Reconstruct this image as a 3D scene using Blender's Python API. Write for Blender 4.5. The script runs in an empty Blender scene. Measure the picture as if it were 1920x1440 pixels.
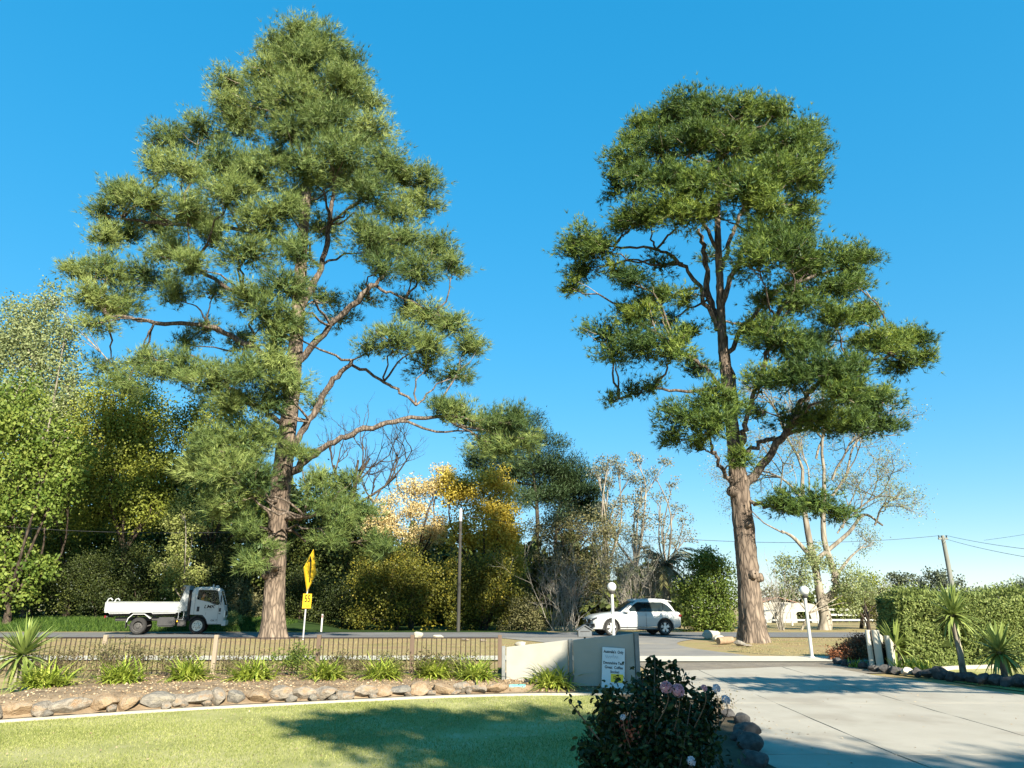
import bpy, bmesh, math, random
import numpy as np
from mathutils import Vector, Matrix, Euler
R = math.radians
rng = np.random.default_rng(11)
random.seed(5)
SC = bpy.context.scene
COL = SC.collection

# ------------------------------------------------------------------ camera, sky, sun, exposure
F, PITCH, EYE = 1330.0, R(17.5), 1.62
CP, SP = math.cos(PITCH), math.sin(PITCH)
cam = bpy.data.cameras.new('camera')
cam.sensor_width = 36.0
cam.lens = 36.0 * F / 1920.0
cam.clip_start, cam.clip_end = 0.1, 3000
camo = bpy.data.objects.new('camera', cam)
COL.objects.link(camo)
camo.location = (0, 0, EYE)
camo.rotation_euler = (R(90) + PITCH, 0, 0)
SC.camera = camo

SUN_AZ, SUN_EL = R(156), R(29)          # clockwise from +Y; low autumn sun behind the camera's right shoulder
w = bpy.data.worlds.new('World')
SC.world = w
w.use_nodes = True
wn = w.node_tree
for n in list(wn.nodes):
    wn.nodes.remove(n)
sky = wn.nodes.new('ShaderNodeTexSky')
sky.sky_type = 'NISHITA'
sky.sun_disc = False
sky.sun_elevation = SUN_EL
sky.sun_rotation = SUN_AZ
sky.air_density = 1.0
sky.dust_density = 0.0
sky.ozone_density = 6.0
bg = wn.nodes.new('ShaderNodeBackground')
bg.inputs[1].default_value = 0.112
wo = wn.nodes.new('ShaderNodeOutputWorld')
hs_ = wn.nodes.new('ShaderNodeHueSaturation')        # the camera's vivid rendering of a clear blue sky, the same all over
gm_ = wn.nodes.new('ShaderNodeGamma')
gm_.inputs[1].default_value = 0.35
hs_.inputs['Hue'].default_value = 0.4935
hs_.inputs['Saturation'].default_value = 2.3
hs_.inputs['Value'].default_value = 1.70
wn.links.new(sky.outputs[0], gm_.inputs[0])
wn.links.new(gm_.outputs[0], hs_.inputs['Color'])
wn.links.new(hs_.outputs[0], bg.inputs[0])
wn.links.new(bg.outputs[0], wo.inputs[0])
sun = bpy.data.lights.new('sun', 'SUN')
sun.energy = 5.0
sun.angle = R(0.53)
sun.color = (1.0, 0.92, 0.77)
suno = bpy.data.objects.new('sun', sun)
COL.objects.link(suno)
sdir = Vector((math.sin(SUN_AZ) * math.cos(SUN_EL), math.cos(SUN_AZ) * math.cos(SUN_EL), math.sin(SUN_EL)))
suno.rotation_euler = sdir.to_track_quat('Z', 'Y').to_euler()
suno.location = sdir * 60
SC.view_settings.view_transform = 'Standard'
SC.view_settings.look = 'None'
SC.view_settings.exposure = 1.6
SC.view_settings.gamma = 1.0
SC.view_settings.use_curve_mapping = False
SC.render.engine = 'CYCLES'
SC.cycles.max_bounces = 6
SC.cycles.transparent_max_bounces = 12

# ------------------------------------------------------------------ measuring the photograph: pixel + distance -> world point
def ray(u, v):
    x, y = (u - 960.0) / F, (720.0 - v) / F
    return np.array([x, CP - SP * y, SP + CP * y])
def at(u, v, Y):
    d = ray(u, v)
    return np.array([0, 0, EYE]) + d * (Y / d[1])
def sstep(a):
    a = np.clip(a, 0, 1)
    return a * a * (3 - 2 * a)
def g(x, y):                                            # height of the land
    x, y = np.asarray(x, float), np.asarray(y, float)
    l = np.interp(y, [-80, 11, 14.6, 16.0, 19.5, 22, 34, 41.6, 46, 60, 900], [0, 0, .05, .20, .28, .31, .32, .32, .30, .30, .30])
    r = np.interp(y, [-80, 9, 18, 22, 34, 41.6, 46, 900], [0, 0, .20, .31, .32, .32, .30, .30])
    wl = sstep((x - 0.9) / 2.0)
    z = l * (1 - wl) + r * wl
    bank = np.interp(y, [41.6, 45.5, 60, 900], [0, .62, .8, .8]) * (1 - sstep((x + 15) / 5.0))
    return z + bank
def gnd(u, v):                                          # where the ray of a pixel meets the land
    d = ray(u, v)
    Y = 15.0
    for _ in range(60):
        z = float(g(d[0] / d[1] * Y, Y))
        Yn = (EYE - z) * d[1] / max(1e-4, -d[2])
        Y = 0.5 * Y + 0.5 * min(Yn, 300)
    return np.array([d[0] / d[1] * Y, Y, float(g(d[0] / d[1] * Y, Y))])

# ------------------------------------------------------------------ materials
MATS = {}
def new_mat(name):
    m = bpy.data.materials.new(name)
    m.use_nodes = True
    nt = m.node_tree
    for n in list(nt.nodes):
        nt.nodes.remove(n)
    out = nt.nodes.new('ShaderNodeOutputMaterial')
    MATS[name] = m
    return m, nt, out
def ramp(nt, cols):
    r = nt.nodes.new('ShaderNodeValToRGB')
    e = r.color_ramp.elements
    while len(e) < len(cols):
        e.new(0.5)
    for i, (p, c) in enumerate(cols):
        e[i].position = p
        e[i].color = (c[0], c[1], c[2], 1)
    return r
def noise(nt, scale, detail=4, rough=.55, coord=None, vec=None):
    n = nt.nodes.new('ShaderNodeTexNoise')
    n.inputs['Scale'].default_value = scale
    n.inputs['Detail'].default_value = detail
    n.inputs['Roughness'].default_value = rough
    if vec is not None:
        nt.links.new(vec, n.inputs['Vector'])
    return n
def coords(nt, kind='Object', scale=None):
    t = nt.nodes.new('ShaderNodeTexCoord')
    o = t.outputs[kind]
    if scale:
        mp = nt.nodes.new('ShaderNodeMapping')
        mp.inputs['Scale'].default_value = scale
        nt.links.new(o, mp.inputs['Vector'])
        o = mp.outputs[0]
    return o
def surf(name, cols, scale=4, rough=.8, bump=0.0, bscale=None, spec=.3, metal=0, stretch=None, detail=5, second=None, coat=0, bdist=.02):
    """Principled surface whose colour wanders between a few real tones, with fine relief"""
    m, nt, out = new_mat(name)
    p = nt.nodes.new('ShaderNodeBsdfPrincipled')
    vec = coords(nt, 'Object', stretch)
    n = noise(nt, scale, detail, .6, vec=vec)
    if len(cols) == 1:
        c = cols[0]
        cols = [(0, tuple(a * .93 for a in c)), (1, tuple(min(1, a * 1.05) for a in c))]
    elif not isinstance(cols[0][1], (tuple, list)):
        k = len(cols)
        cols = [(.3 + .4 * i / (k - 1), c) for i, c in enumerate(cols)]
    rp = ramp(nt, cols)
    nt.links.new(n.outputs['Fac'], rp.inputs[0])
    col = rp.outputs[0]
    if second:                                           # (scale, colour, threshold, softness, amount): stains with their own shape
        n2 = noise(nt, second[0], 4, .6, vec=vec)
        mr = nt.nodes.new('ShaderNodeMapRange')
        mr.inputs[1].default_value = second[2]
        mr.inputs[2].default_value = second[2] + second[3]
        mr.inputs[4].default_value = second[4]
        nt.links.new(n2.outputs['Fac'], mr.inputs[0])
        mx = nt.nodes.new('ShaderNodeMix')
        mx.data_type = 'RGBA'
        nt.links.new(mr.outputs[0], mx.inputs[0])
        nt.links.new(col, mx.inputs[6])
        mx.inputs[7].default_value = (*second[1], 1)
        col = mx.outputs[2]
    nt.links.new(col, p.inputs['Base Color'])
    p.inputs['Roughness'].default_value = rough
    p.inputs['Specular IOR Level'].default_value = spec
    p.inputs['Metallic'].default_value = metal
    p.inputs['Coat Weight'].default_value = coat
    if bump:
        nb = noise(nt, bscale or scale * 6, 6, .65, vec=vec)
        b = nt.nodes.new('ShaderNodeBump')
        b.inputs['Strength'].default_value = bump
        b.inputs['Distance'].default_value = bdist
        nt.links.new(nb.outputs['Fac'], b.inputs['Height'])
        nt.links.new(b.outputs[0], p.inputs['Normal'])
    nt.links.new(p.outputs[0], out.inputs[0])
    return m
def leafmat(name, cols, trans=.3, rough=.55, spec=.25, patch=.0):
    """leaf: each leaf has its own tone (attribute tint); some light passes through"""
    m, nt, out = new_mat(name)
    a = nt.nodes.new('ShaderNodeAttribute')
    a.attribute_name = 'tint'
    k = len(cols)
    rp = ramp(nt, [(i / (k - 1), c) for i, c in enumerate(cols)])
    fac = a.outputs['Fac']
    if patch:
        n = noise(nt, .55, 3, .6, vec=coords(nt, 'Object'))
        ad = nt.nodes.new('ShaderNodeMath')
        ad.operation = 'MULTIPLY_ADD'
        nt.links.new(n.outputs['Fac'], ad.inputs[0])
        ad.inputs[1].default_value = patch * 2
        ad2 = nt.nodes.new('ShaderNodeMath')
        ad2.operation = 'SUBTRACT'
        nt.links.new(a.outputs['Fac'], ad2.inputs[0])
        ad2.inputs[1].default_value = patch
        nt.links.new(ad2.outputs[0], ad.inputs[2])
        fac = ad.outputs[0]
    nt.links.new(fac, rp.inputs[0])
    p = nt.nodes.new('ShaderNodeBsdfPrincipled')
    p.inputs['Roughness'].default_value = rough
    p.inputs['Specular IOR Level'].default_value = spec
    nt.links.new(rp.outputs[0], p.inputs['Base Color'])
    tr = nt.nodes.new('ShaderNodeBsdfTranslucent')
    nt.links.new(rp.outputs[0], tr.inputs[0])
    mx = nt.nodes.new('ShaderNodeMixShader')
    mx.inputs[0].default_value = trans
    nt.links.new(p.outputs[0], mx.inputs[1])
    nt.links.new(tr.outputs[0], mx.inputs[2])
    nt.links.new(mx.outputs[0], out.inputs[0])
    return m
def bark(name, cols, vs=7.0, stretch=(1, 1, .28), bump=.9, dist=.06):
    m, nt, out = new_mat(name)
    vec = coords(nt, 'Object', stretch)
    nz = noise(nt, 3, 3, .6, vec=vec)
    mxv = nt.nodes.new('ShaderNodeMix')
    mxv.data_type = 'VECTOR'
    mxv.inputs[0].default_value = .2
    nt.links.new(vec, mxv.inputs[4])
    nt.links.new(nz.outputs['Color'], mxv.inputs[5])
    vo = nt.nodes.new('ShaderNodeTexVoronoi')
    vo.feature = 'DISTANCE_TO_EDGE'
    vo.inputs['Scale'].default_value = vs
    nt.links.new(mxv.outputs[1], vo.inputs['Vector'])
    rp = ramp(nt, [(0, cols[0]), (.16, cols[1]), (.5, cols[2])])
    nt.links.new(vo.outputs['Distance'], rp.inputs[0])
    n2 = noise(nt, 1.1, 5, .65, vec=vec)
    r2 = ramp(nt, [(.3, (.62, .58, .55)), (.7, (1.15, 1.1, 1.02))])
    nt.links.new(n2.outputs['Fac'], r2.inputs[0])
    mu = nt.nodes.new('ShaderNodeMix')
    mu.data_type = 'RGBA'
    mu.blend_type = 'MULTIPLY'
    mu.inputs[0].default_value = 1
    nt.links.new(rp.outputs[0], mu.inputs[6])
    nt.links.new(r2.outputs[0], mu.inputs[7])
    p = nt.nodes.new('ShaderNodeBsdfPrincipled')
    p.inputs['Roughness'].default_value = .9
    p.inputs['Specular IOR Level'].default_value = .1
    nt.links.new(mu.outputs[2], p.inputs['Base Color'])
    b = nt.nodes.new('ShaderNodeBump')
    b.inputs['Strength'].default_value = bump
    b.inputs['Distance'].default_value = dist
    cl = nt.nodes.new('ShaderNodeMath')
    cl.operation = 'MINIMUM'
    cl.inputs[1].default_value = .25
    nt.links.new(vo.outputs['Distance'], cl.inputs[0])
    nt.links.new(cl.outputs[0], b.inputs['Height'])
    nt.links.new(b.outputs[0], p.inputs['Normal'])
    nt.links.new(p.outputs[0], out.inputs[0])
    return m
def glass(name, tint=(.8, .85, .85), rough=.02, alpha=.35, dark=(.02, .025, .03), ior=1.5):
    """a window pane: a mirror-like skin over clear or tinted glass"""
    m, nt, out = new_mat(name)
    gl = nt.nodes.new('ShaderNodeBsdfGlossy')
    gl.inputs['Roughness'].default_value = rough
    tr = nt.nodes.new('ShaderNodeBsdfTransparent')
    tr.inputs[0].default_value = (*tint, 1)
    df = nt.nodes.new('ShaderNodeBsdfDiffuse')
    df.inputs[0].default_value = (*dark, 1)
    fr = nt.nodes.new('ShaderNodeFresnel')
    fr.inputs[0].default_value = ior
    m1 = nt.nodes.new('ShaderNodeMixShader')
    m1.inputs[0].default_value = alpha
    nt.links.new(tr.outputs[0], m1.inputs[1])
    nt.links.new(df.outputs[0], m1.inputs[2])
    m2 = nt.nodes.new('ShaderNodeMixShader')
    nt.links.new(fr.outputs[0], m2.inputs[0])
    nt.links.new(m1.outputs[0], m2.inputs[1])
    nt.links.new(gl.outputs[0], m2.inputs[2])
    nt.links.new(m2.outputs[0], out.inputs[0])
    return m
M = MATS
# ground and paving
surf('verge', [(.21, .145, .075), (.28, .205, .105), (.25, .21, .09), (.32, .24, .135)], .9, .95, .6, 25, .1, second=(.35, (.19, .175, .065), .54, .12, .7))
surf('lawn_soil', [(.19, .19, .07), (.27, .265, .10), (.36, .33, .16)], .7, .95, .4, 40, .1, second=(.45, (.42, .37, .22), .56, .1, .75))
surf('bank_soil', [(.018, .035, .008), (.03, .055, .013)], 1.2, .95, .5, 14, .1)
surf('asphalt', [(.115, .112, .108), (.15, .146, .14)], 1.5, .85, .35, 120, .3, second=(.25, (.19, .185, .175), .5, .15, .5))
surf('drive_asphalt', [(.17, .16, .145), (.23, .215, .19)], 1.2, .9, .5, 60, .2, second=(.5, (.30, .26, .19), .55, .15, .7))
surf('gravel', [(.15, .13, .105), (.22, .19, .15)], 2.5, .95, .7, 60, .1, second=(.6, (.17, .135, .08), .5, .2, .8))
surf('concrete', [(.29, .265, .215), (.345, .315, .26)], 1.3, .88, .3, 90, .25, second=(.55, (.25, .22, .175), .52, .12, .75), detail=8)
surf('path_concrete', [(.40, .37, .30), (.47, .44, .36)], 1.5, .9, .3, 80, .2)
surf('edging_concrete', [(.31, .275, .21), (.38, .34, .265)], 2.5, .92, .5, 40, .2)
surf('bed_soil', [(.13, .09, .058), (.22, .16, .10), (.30, .225, .145)], 3, .97, .9, 30, .1)
surf('dark_soil', [(.05, .04, .028), (.10, .08, .05)], 3, .97, .9, 30, .1)
# stones
surf('stone_tan', [(.16, .135, .105), (.255, .22, .175), (.32, .28, .22)], 5, .95, .9, 14, .12, second=(2.0, (.34, .19, .085), .56, .1, .6), bdist=.05)
surf('stone_orange', [(.22, .15, .09), (.31, .22, .135), (.30, .25, .185)], 5, .95, .9, 14, .12, bdist=.05)
surf('stone_grey', [(.14, .13, .11), (.21, .19, .16), (.28, .25, .20)], 5, .95, .9, 14, .12, second=(2.4, (.30, .26, .19), .55, .12, .7), bdist=.05)
surf('stone_pale', [(.33, .30, .235), (.44, .41, .34)], 5, .92, .6, 18, .2)
surf('stone_dark', [(.035, .032, .03), (.09, .085, .08)], 5, .85, .6, 18, .3)
# man-made
surf('white_paint', [(.46, .465, .445)], 2, .28, 0, None, .5, coat=.6)
surf('truck_white', [(.45, .46, .445)], 2, .35, 0, None, .5, coat=.3, second=(3, (.40, .40, .37), .58, .15, .5))
surf('tray_white', [(.27, .285, .285), (.325, .34, .335)], 3, .5, 0, None, .4, second=(4, (.28, .27, .245), .56, .14, .6))
surf('wall_panel', [(.29, .275, .235), (.325, .31, .27)], 1.2, .75, .08, 60, .3, second=(1.1, (.26, .245, .205), .52, .2, .75))
surf('post_grey', [(.13, .135, .13), (.20, .205, .195)], 5, .6, .1, 30, .3)
surf('lamp_metal', [(.34, .345, .33), (.40, .41, .39)], 6, .45, 0, None, .4)
surf('fence_brown', [(.026, .017, .012), (.045, .028, .02)], 6, .6, 0, None, .3)
surf('fence_post', [(.10, .07, .05), (.155, .11, .08)], 5, .85, .3, 30, .2, stretch=(1, 1, .2))
surf('fence_post_pale', [(.24, .185, .13), (.31, .25, .185)], 5, .85, .3, 30, .2, stretch=(1, 1, .2))
surf('black_plastic', [(.018, .018, .019), (.03, .03, .03)], 8, .55, 0, None, .4)
surf('dark_metal', [(.03, .03, .03), (.06, .055, .05)], 6, .6, .1, 30, .4)
surf('rubber', [(.022, .022, .022), (.04, .038, .036)], 10, .85, .2, 60, .2)
surf('rim_silver', [(.62, .62, .60), (.72, .72, .70)], 8, .35, 0, None, .5, metal=.35)
surf('rim_cream', [(.55, .53, .45), (.66, .64, .56)], 8, .5, 0, None, .4)
surf('chrome', [(.75, .75, .75)], 4, .15, 0, None, .5, metal=1)
surf('lamp_lens', [(.55, .58, .58), (.70, .72, .70)], 30, .12, 0, None, .6)
surf('red_lens', [(.14, .01, .01), (.22, .02, .02)], 20, .2, 0, None, .5)
surf('dark_lens', [(.02, .022, .025), (.05, .05, .055)], 20, .1, 0, None, .6)
surf('orange_cloth', [(.95, .30, .03), (1.0, .40, .06)], 30, .8, .2, 120, .2)
surf('skin', [(.48, .27, .19), (.55, .33, .24)], 30, .6, 0, None, .3)
surf('dark_hair', [(.04, .028, .02), (.07, .05, .035)], 40, .7, .3, 90, .2)
surf('navy_cloth', [(.02, .025, .05), (.035, .04, .07)], 30, .85, .2, 120, .2)
surf('seat_cloth', [(.05, .05, .052), (.075, .075, .08)], 20, .85, .2, 90, .2)
surf('sign_yellow', [(.80, .50, .015), (.88, .58, .03)], 3, .45, 0, None, .4, second=(5, (.60, .36, .03), .6, .1, .5))
surf('sign_black', [(.012, .012, .012)], 4, .5, 0, None, .3)
surf('sign_grey_ink', [(.28, .32, .35)], 4, .6, 0, None, .3)
surf('sign_white', [(.58, .60, .61)], 3, .5, 0, None, .3, second=(5, (.66, .66, .62), .58, .12, .5))
surf('galvanised', [(.36, .365, .36), (.44, .445, .44)], 9, .45, 0, None, .4, metal=.2)
surf('pole_timber', [(.14, .15, .13), (.22, .22, .19)], 5, .9, .3, 30, .2, stretch=(1, 1, .15))
surf('pole_grey', [(.03, .03, .027), (.055, .053, .047)], 4, .8, .2, 30, .2, stretch=(1, 1, .15))
surf('wire', [(.03, .03, .032)], 2, .6)
surf('mailbox_grey', [(.07, .078, .085), (.10, .11, .118)], 6, .5, 0, None, .4)
surf('teal_pipe', [(.10, .36, .34), (.15, .45, .42)], 6, .5, 0, None, .4, second=(7, (.35, .33, .27), .6, .1, .5))
surf('cream_paint', [(.40, .37, .295), (.46, .43, .35)], 3, .7, .1, 40, .3, second=(4, (.32, .285, .21), .58, .12, .6))
surf('rail_white', [(.40, .40, .375), (.46, .46, .43)], 5, .7, 0, None, .3)
surf('far_wall', [(.30, .285, .245), (.36, .345, .30)], 3, .85, .1, 30, .2)
surf('far_roof', [(.20, .12, .09), (.28, .17, .12)], 3, .85, .1, 30, .2)
surf('log_wood', [(.20, .13, .08), (.32, .23, .15)], 7, .9, .5, 30, .2)
# bark and leaves
bark('pine_bark', [(.075, .062, .052), (.185, .15, .122), (.265, .22, .178)], 9.0, (1, 1, .2))
bark('limb_bark', [(.055, .047, .042), (.145, .122, .104), (.25, .215, .185)], 9.0, (1, 1, .3))
bark('grey_bark', [(.10, .09, .075), (.26, .24, .20), (.38, .36, .30)], 6.0, (1, 1, .22), .6)
bark('pale_bark', [(.16, .145, .12), (.27, .25, .21), (.36, .34, .295)], 4, (1, 1, .2), .5)
bark('dark_bark', [(.03, .025, .02), (.075, .06, .048), (.12, .10, .08)], 6.0)
surf('dead_twig', [(.20, .155, .11), (.34, .28, .21)], 8, .9)
surf('grey_twig', [(.20, .18, .15), (.34, .31, .26)], 8, .9)
surf('brown_twig', [(.11, .075, .05), (.19, .13, .09)], 8, .9)
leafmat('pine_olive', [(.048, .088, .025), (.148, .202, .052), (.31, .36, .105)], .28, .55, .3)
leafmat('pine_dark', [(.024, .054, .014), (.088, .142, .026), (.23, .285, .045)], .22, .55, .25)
leafmat('pine_far', [(.018, .036, .015), (.04, .07, .025), (.07, .105, .04)], .2)
leafmat('leaf_bright', [(.08, .135, .022), (.165, .225, .038), (.29, .33, .075)], .4, patch=.2)
leafmat('leaf_olive', [(.10, .125, .02), (.24, .275, .042), (.40, .40, .08)], .42, patch=.3)  # colour raised to stand in for sunlight the tall pine blocks
leafmat('leaf_mid', [(.06, .085, .016), (.14, .18, .03), (.26, .28, .06)], .35, patch=.3)  # brightened likewise, to make up for the tall pine's shadow
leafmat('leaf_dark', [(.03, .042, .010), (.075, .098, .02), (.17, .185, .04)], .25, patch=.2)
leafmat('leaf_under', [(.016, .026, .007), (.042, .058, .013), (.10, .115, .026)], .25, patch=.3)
leafmat('leaf_pale', [(.13, .17, .07), (.25, .29, .12), (.40, .42, .22)], .4, patch=.2)
leafmat('leaf_lime', [(.13, .16, .04), (.26, .29, .08), (.38, .38, .14)], .4)
leafmat('leaf_gold', [(.24, .19, .025), (.50, .39, .05), (.70, .57, .14)], .45, patch=.15)
leafmat('leaf_peach', [(.38, .30, .12), (.62, .50, .24), (.74, .62, .38)], .45)
leafmat('leaf_yellowolive', [(.045, .055, .010), (.125, .13, .020), (.33, .27, .032)], .38, patch=.4)
leafmat('leaf_brownolive', [(.06, .06, .025), (.13, .125, .05), (.23, .205, .09)], .3)
leafmat('leaf_gum', [(.10, .115, .075), (.20, .21, .14), (.34, .31, .23)], .3)
leafmat('leaf_shrub', [(.04, .07, .012), (.10, .145, .022), (.21, .25, .045)], .33, patch=.3)
leafmat('leaf_hedge', [(.075, .11, .028), (.18, .225, .06), (.31, .345, .11)], .33, patch=.15)
leafmat('leaf_red', [(.10, .035, .018), (.26, .10, .045), (.40, .19, .085)], .3)
leafmat('leaf_dry', [(.05, .04, .018), (.11, .095, .042), (.19, .17, .08)], .3)
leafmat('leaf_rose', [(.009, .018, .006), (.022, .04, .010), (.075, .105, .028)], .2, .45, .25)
leafmat('leaf_strap', [(.12, .18, .02), (.28, .34, .045), (.50, .50, .12)], .3, .45, .3)
leafmat('leaf_yucca', [(.09, .13, .03), (.20, .26, .06), (.36, .40, .13)], .2, .4, .4)
leafmat('leaf_far', [(.045, .06, .035), (.085, .105, .06), (.14, .16, .095)], .25, patch=.2)
leafmat('grass_blade', [(.125, .155, .035), (.25, .275, .075), (.43, .42, .18)], .3, .65, .12, patch=.35)
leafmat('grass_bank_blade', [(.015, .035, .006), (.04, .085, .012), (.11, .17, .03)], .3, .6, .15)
leafmat('grass_dry', [(.18, .15, .06), (.28, .22, .10), (.38, .31, .17)], .25, .7, .1)
leafmat('litter', [(.16, .10, .06), (.34, .24, .14), (.50, .40, .26)], .1, .9, .1)
leafmat('rose_pink', [(.50, .20, .26), (.64, .32, .38), (.76, .48, .52)], .3, .6, .2)
leafmat('rose_pale', [(.50, .46, .50), (.66, .60, .64), (.78, .74, .76)], .3, .6, .2)
leafmat('new_shoot', [(.16, .03, .02), (.26, .06, .03), (.34, .10, .05)], .3, .5, .3)
glass('car_glass', (.35, .42, .42), .02, .65, (.012, .016, .018))
glass('cab_glass', (.95, .97, .96), .02, .0, ior=1.18)
glass('shield_glass', (.5, .6, .62), .02, .5, (.015, .02, .024))
def globe_mat():
    m, nt, out = new_mat('opal_globe')
    p = nt.nodes.new('ShaderNodeBsdfPrincipled')
    n = noise(nt, 5, 3, .5, vec=coords(nt))
    rp = ramp(nt, [(.3, (.46, .46, .445)), (.7, (.50, .50, .485))])
    nt.links.new(n.outputs['Fac'], rp.inputs[0])
    nt.links.new(rp.outputs[0], p.inputs['Base Color'])
    p.inputs['Roughness'].default_value = .25
    p.inputs['Subsurface Weight'].default_value = .3
    p.inputs['Subsurface Radius'].default_value = (.05, .05, .05)
    nt.links.new(p.outputs[0], out.inputs[0])
globe_mat()

# ------------------------------------------------------------------ object helpers
def link(name, me, mat=None, parent=None, loc=None):
    o = bpy.data.objects.new(name, me)
    COL.objects.link(o)
    if me is not None and mat:
        if not me.materials:
            me.materials.append(M[mat] if isinstance(mat, str) else mat)
    if parent is not None:
        o.parent = parent
    if loc is not None:
        o.location = tuple(float(a) for a in loc)
    return o
def tag(o, label=None, cat=None, group=None, kind=None):
    if label: o['label'] = label
    if cat: o['category'] = cat
    if group: o['group'] = group
    if kind: o['kind'] = kind
    return o
def thing(name, label, cat, loc=(0, 0, 0), rz=0, group=None):
    o = link(name, None, loc=loc)
    o.rotation_euler = (0, 0, rz)
    o.empty_display_size = .2
    return tag(o, label, cat, group)
def copy_tree(o, parent=None, label=None):
    c = o.copy()
    COL.objects.link(c)
    if parent is not None:
        c.parent = parent
    if label:
        c['label'] = label
    for ch in list(o.children):
        copy_tree(ch, c)
    return c
def np_mesh(name, V, per, tint=None, smooth=False):
    """many separate faces (per = 3 or 4 corners each), V is (n*per, 3)"""
    V = np.ascontiguousarray(V, np.float32).reshape(-1, 3)
    n = len(V) // per
    me = bpy.data.meshes.new(name)
    me.vertices.add(len(V))
    me.vertices.foreach_set('co', V.ravel())
    me.loops.add(len(V))
    me.loops.foreach_set('vertex_index', np.arange(len(V), dtype=np.int32))
    me.polygons.add(n)
    me.polygons.foreach_set('loop_start', np.arange(0, len(V), per, dtype=np.int32))
    if tint is not None:
        a = me.attributes.new('tint', 'FLOAT', 'POINT')
        a.data.foreach_set('value', np.repeat(np.asarray(tint, np.float32), per))
    me.update(calc_edges=True)
    return me
def quad_mesh(name, V, Q, tint=None, smooth=True):
    V = np.ascontiguousarray(V, np.float32)
    Q = np.ascontiguousarray(Q, np.int32)
    me = bpy.data.meshes.new(name)
    me.vertices.add(len(V))
    me.vertices.foreach_set('co', V.ravel())
    me.loops.add(Q.size)
    me.loops.foreach_set('vertex_index', Q.ravel())
    me.polygons.add(len(Q))
    me.polygons.foreach_set('loop_start', np.arange(0, Q.size, Q.shape[1], dtype=np.int32))
    if tint is not None:
        a = me.attributes.new('tint', 'FLOAT', 'POINT')
        a.data.foreach_set('value', np.asarray(tint, np.float32))
    if smooth:
        me.polygons.foreach_set('use_smooth', np.ones(len(Q), bool))
    me.update(calc_edges=True)
    return me
class Geo:
    """collects small solids into one mesh"""
    def __init__(s):
        s.v, s.f = [], []
    def add(s, vs, fs):
        b = len(s.v)
        s.v += [tuple(float(c) for c in p) for p in vs]
        s.f += [tuple(b + i for i in f) for f in fs]
        return s
    def box(s, c, d, rot=None):
        x, y, z = d[0] / 2, d[1] / 2, d[2] / 2
        vs = [Vector((a * x, b * y, e * z)) for a in (-1, 1) for b in (-1, 1) for e in (-1, 1)]
        if rot is not None:
            vs = [rot @ q for q in vs]
        vs = [q + Vector(c) for q in vs]
        return s.add(vs, [(0, 1, 3, 2), (4, 6, 7, 5), (0, 4, 5, 1), (2, 3, 7, 6), (0, 2, 6, 4), (1, 5, 7, 3)])
    def tube(s, pts, rad, n=8, caps=True):
        V, Q = tube_np([np.array(p, float) for p in pts], rad if hasattr(rad, '__len__') else [rad] * len(pts), n)
        fs = [tuple(q) for q in Q]
        k = len(pts)
        if caps:
            fs += [tuple(range(n - 1, -1, -1)), tuple((k - 1) * n + i for i in range(n))]
        return s.add(V, fs)
    def prism(s, poly, y0, y1, axis='y'):
        """poly of (x, z) swept from y0 to y1 (or (x, y) swept in z)"""
        n = len(poly)
        if axis == 'y':
            vs = [(p[0], y0, p[1]) for p in poly] + [(p[0], y1, p[1]) for p in poly]
        elif axis == 'z':
            vs = [(p[0], p[1], y0) for p in poly] + [(p[0], p[1], y1) for p in poly]
        else:
            vs = [(y0, p[0], p[1]) for p in poly] + [(y1, p[0], p[1]) for p in poly]
        return s.add(vs, [tuple(range(n)), tuple(range(2 * n - 1, n - 1, -1))] + [(i, i + n, (i + 1) % n + n, (i + 1) % n) for i in range(n)])
    def lathe(s, prof, c=(0, 0, 0), n=20, axis='z'):
        """prof of (r, h); closed loops allowed"""
        vs, fs = [], []
        k = len(prof)
        for i in range(n):
            a = 2 * math.pi * i / n
            for r, h in prof:
                p = (r * math.cos(a), r * math.sin(a), h)
                if axis == 'y':
                    p = (p[0], p[2], p[1])
                vs.append((p[0] + c[0], p[1] + c[1], p[2] + c[2]))
        for i in range(n):
            j = (i + 1) % n
            for m in range(k - 1):
                fs.append((i * k + m, j * k + m, j * k + m + 1, i * k + m + 1))
        return s.add(vs, fs)
    def mesh(s, name, smooth=None, bevel=0, seg=1):
        me = bpy.data.meshes.new(name)
        me.from_pydata(s.v, [], s.f)
        bm = bmesh.new()
        bm.from_mesh(me)
        bmesh.ops.recalc_face_normals(bm, faces=bm.faces)
        if bevel:
            es = [e for e in bm.edges if len(e.link_faces) == 2 and e.calc_face_angle(0) > .5]
            bmesh.ops.bevel(bm, geom=es, offset=bevel, segments=seg, affect='EDGES', clamp_overlap=True)
        bm.to_mesh(me)
        bm.free()
        if smooth:
            me.polygons.foreach_set('use_smooth', np.ones(len(me.polygons), bool))
            me.set_sharp_from_angle(angle=R(smooth))
        me.update()
        return me
    def build(s, name, mat, parent=None, smooth=None, bevel=0, seg=1, loc=None):
        return link(name, s.mesh(name, smooth, bevel, seg), mat, parent, loc)
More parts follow.
